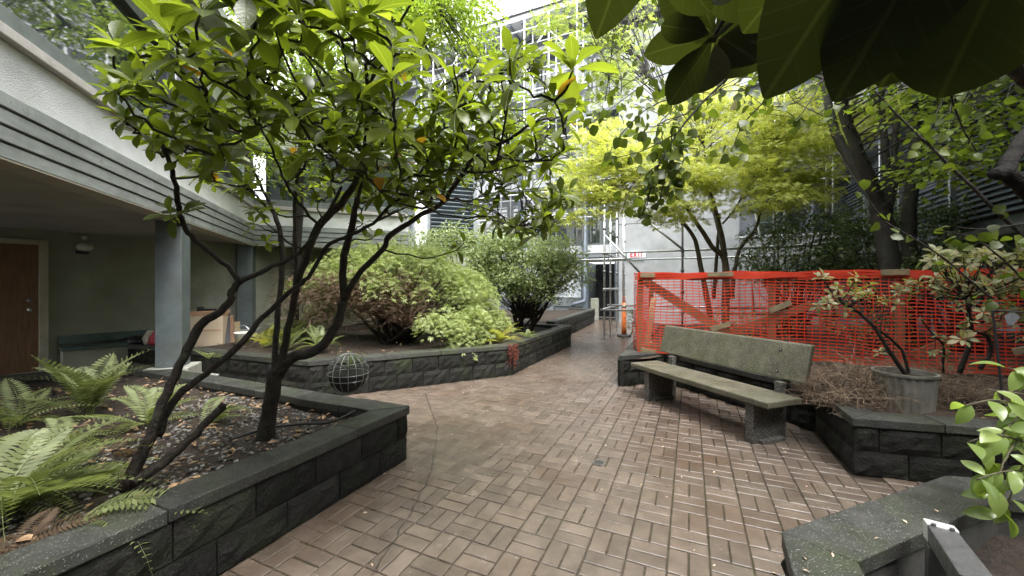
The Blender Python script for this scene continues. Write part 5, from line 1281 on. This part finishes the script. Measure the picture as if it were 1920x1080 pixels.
flat_leaves('leaf_litter', 'dead leaves on the soil under the lacy mound', on_poly(whole2, 420), lambda p: .47, .03, .08, 'litter')
whole4 = [V2(1.95, 6.1), V2(2.75, 6.2), V2(3.45, 4.2), V2(3.1, 3.4), V2(5.4, 2.8), V2(8, 5), V2(4, 10)]
flat_leaves('leaf_litter', 'dead leaves on the mulch around the fence', on_poly(whole4, 700), lambda p: .455, .03, .08, 'litter')
paths = [q for q in on_poly([V2(-2, .9), V2(3, 1), V2(2.6, 4), V2(2.2, 9), V2(1.5, 9), V2(-1.5, 5.5)], 130) if not any(inside(q, f_) for f_ in FULL)]
flat_leaves('fallen_leaves', 'few small fallen leaves lying on the wet bricks', paths, lambda p: .004, .018, .035, 'petal')
caps = [G(1560, 1037, .472), G(1650, 1010, .472), G(1512, 1052, .472), G(1760, 962, .472), G(1692, 975, .472), G(1520, 1075, .472)]
flat_leaves('fallen_leaves', 'pale fallen petals on the corner planter rim', caps, lambda p: .476, .02, .032, 'petal')
flat_leaves('fallen_leaves', 'small pale petals lying on the bench seat', [BP(1.55, .12, 0), BP(1.2, .2, 0), BP(.1, .2, 0), BP(.35, .3, 0)], lambda p: .456, .022, .04, 'petal')
big_leaf = G(25, 1030, .43)
tag(place('fallen_leaf', leaf_mesh('fallen_leaf', leaf_tpl(.6, 6, .5, .4, .2), 'litter'), None, leafmat4(big_leaf + UP * .03, Vector((.8, .5, .05)), Vector((.1, -.1, 1)), .07)), 'large curled tan leaf on the withered fern at bottom left', 'leaf')

def straw(label, c, rx, ry, rz, n, L):
    m_ = MB()
    for _ in range(n):
        a, r_ = R.uniform(0, 6.28), math.sqrt(R.random()); x, y = r_ * math.cos(a), r_ * math.sin(a)
        b = Vector(c) + Vector((x * rx, y * ry, rz * (1 - r_ * r_) * R.uniform(.5, 1.1) + .01)); d = Vector((R.uniform(-1, 1), R.uniform(-1, 1), R.uniform(-.5, .4))).normalized()
        pp, rs = curve_to(b, b + d * L * R.uniform(.4, 1.1), .0022, .001, R.uniform(-.3, .4), 5, .012)
        m_.tube([Vector((q.x, q.y, max(q.z, .44))) for q in pp], rs, 3, 0, False)
    m2 = MB(); prof = []
    return tag(m_.build('dry_straw', 'straw'), label, 'straw', kind='stuff')
straw('heap of dry roots and straw left of the corrugated pot', (3.2, 3.72, .46), .36, .34, .3, 1300, .3)
straw('heap of dry brown straw right of the corrugated pot', (3.95, 3.7, .46), .45, .35, .2, 800, .3)
straw('thin dry straw strewn along the foot of the netting', (4.6, 4.7, .45), 1.2, .5, .08, 500, .3)
for k, (c, r_) in enumerate((((3.2, 3.75, .43), (.3, .28, .22)), ((3.95, 3.7, .43), (.4, .3, .15)))):
    m_ = MB(); v = []
    for j in range(7):
        e = j / 6 * math.pi / 2
        for i in range(18):
            a = 2 * math.pi * i / 18; w_ = R.uniform(.9, 1.1); v.append(Vector(c) + Vector((r_[0] * math.cos(a) * math.cos(e) * w_, r_[1] * math.sin(a) * math.cos(e) * w_, r_[2] * math.sin(e) * w_)))
    m_.add(v, [(j * 18 + i, j * 18 + (i + 1) % 18, (j + 1) * 18 + (i + 1) % 18, (j + 1) * 18 + i) for j in range(6) for i in range(18)])
    tag(m_.build('soil_mound', 'mulch', None, True), ['earth mound under the straw beside the bench', 'earth mound under the straw near the garden stake'][k], 'mound', kind='stuff')
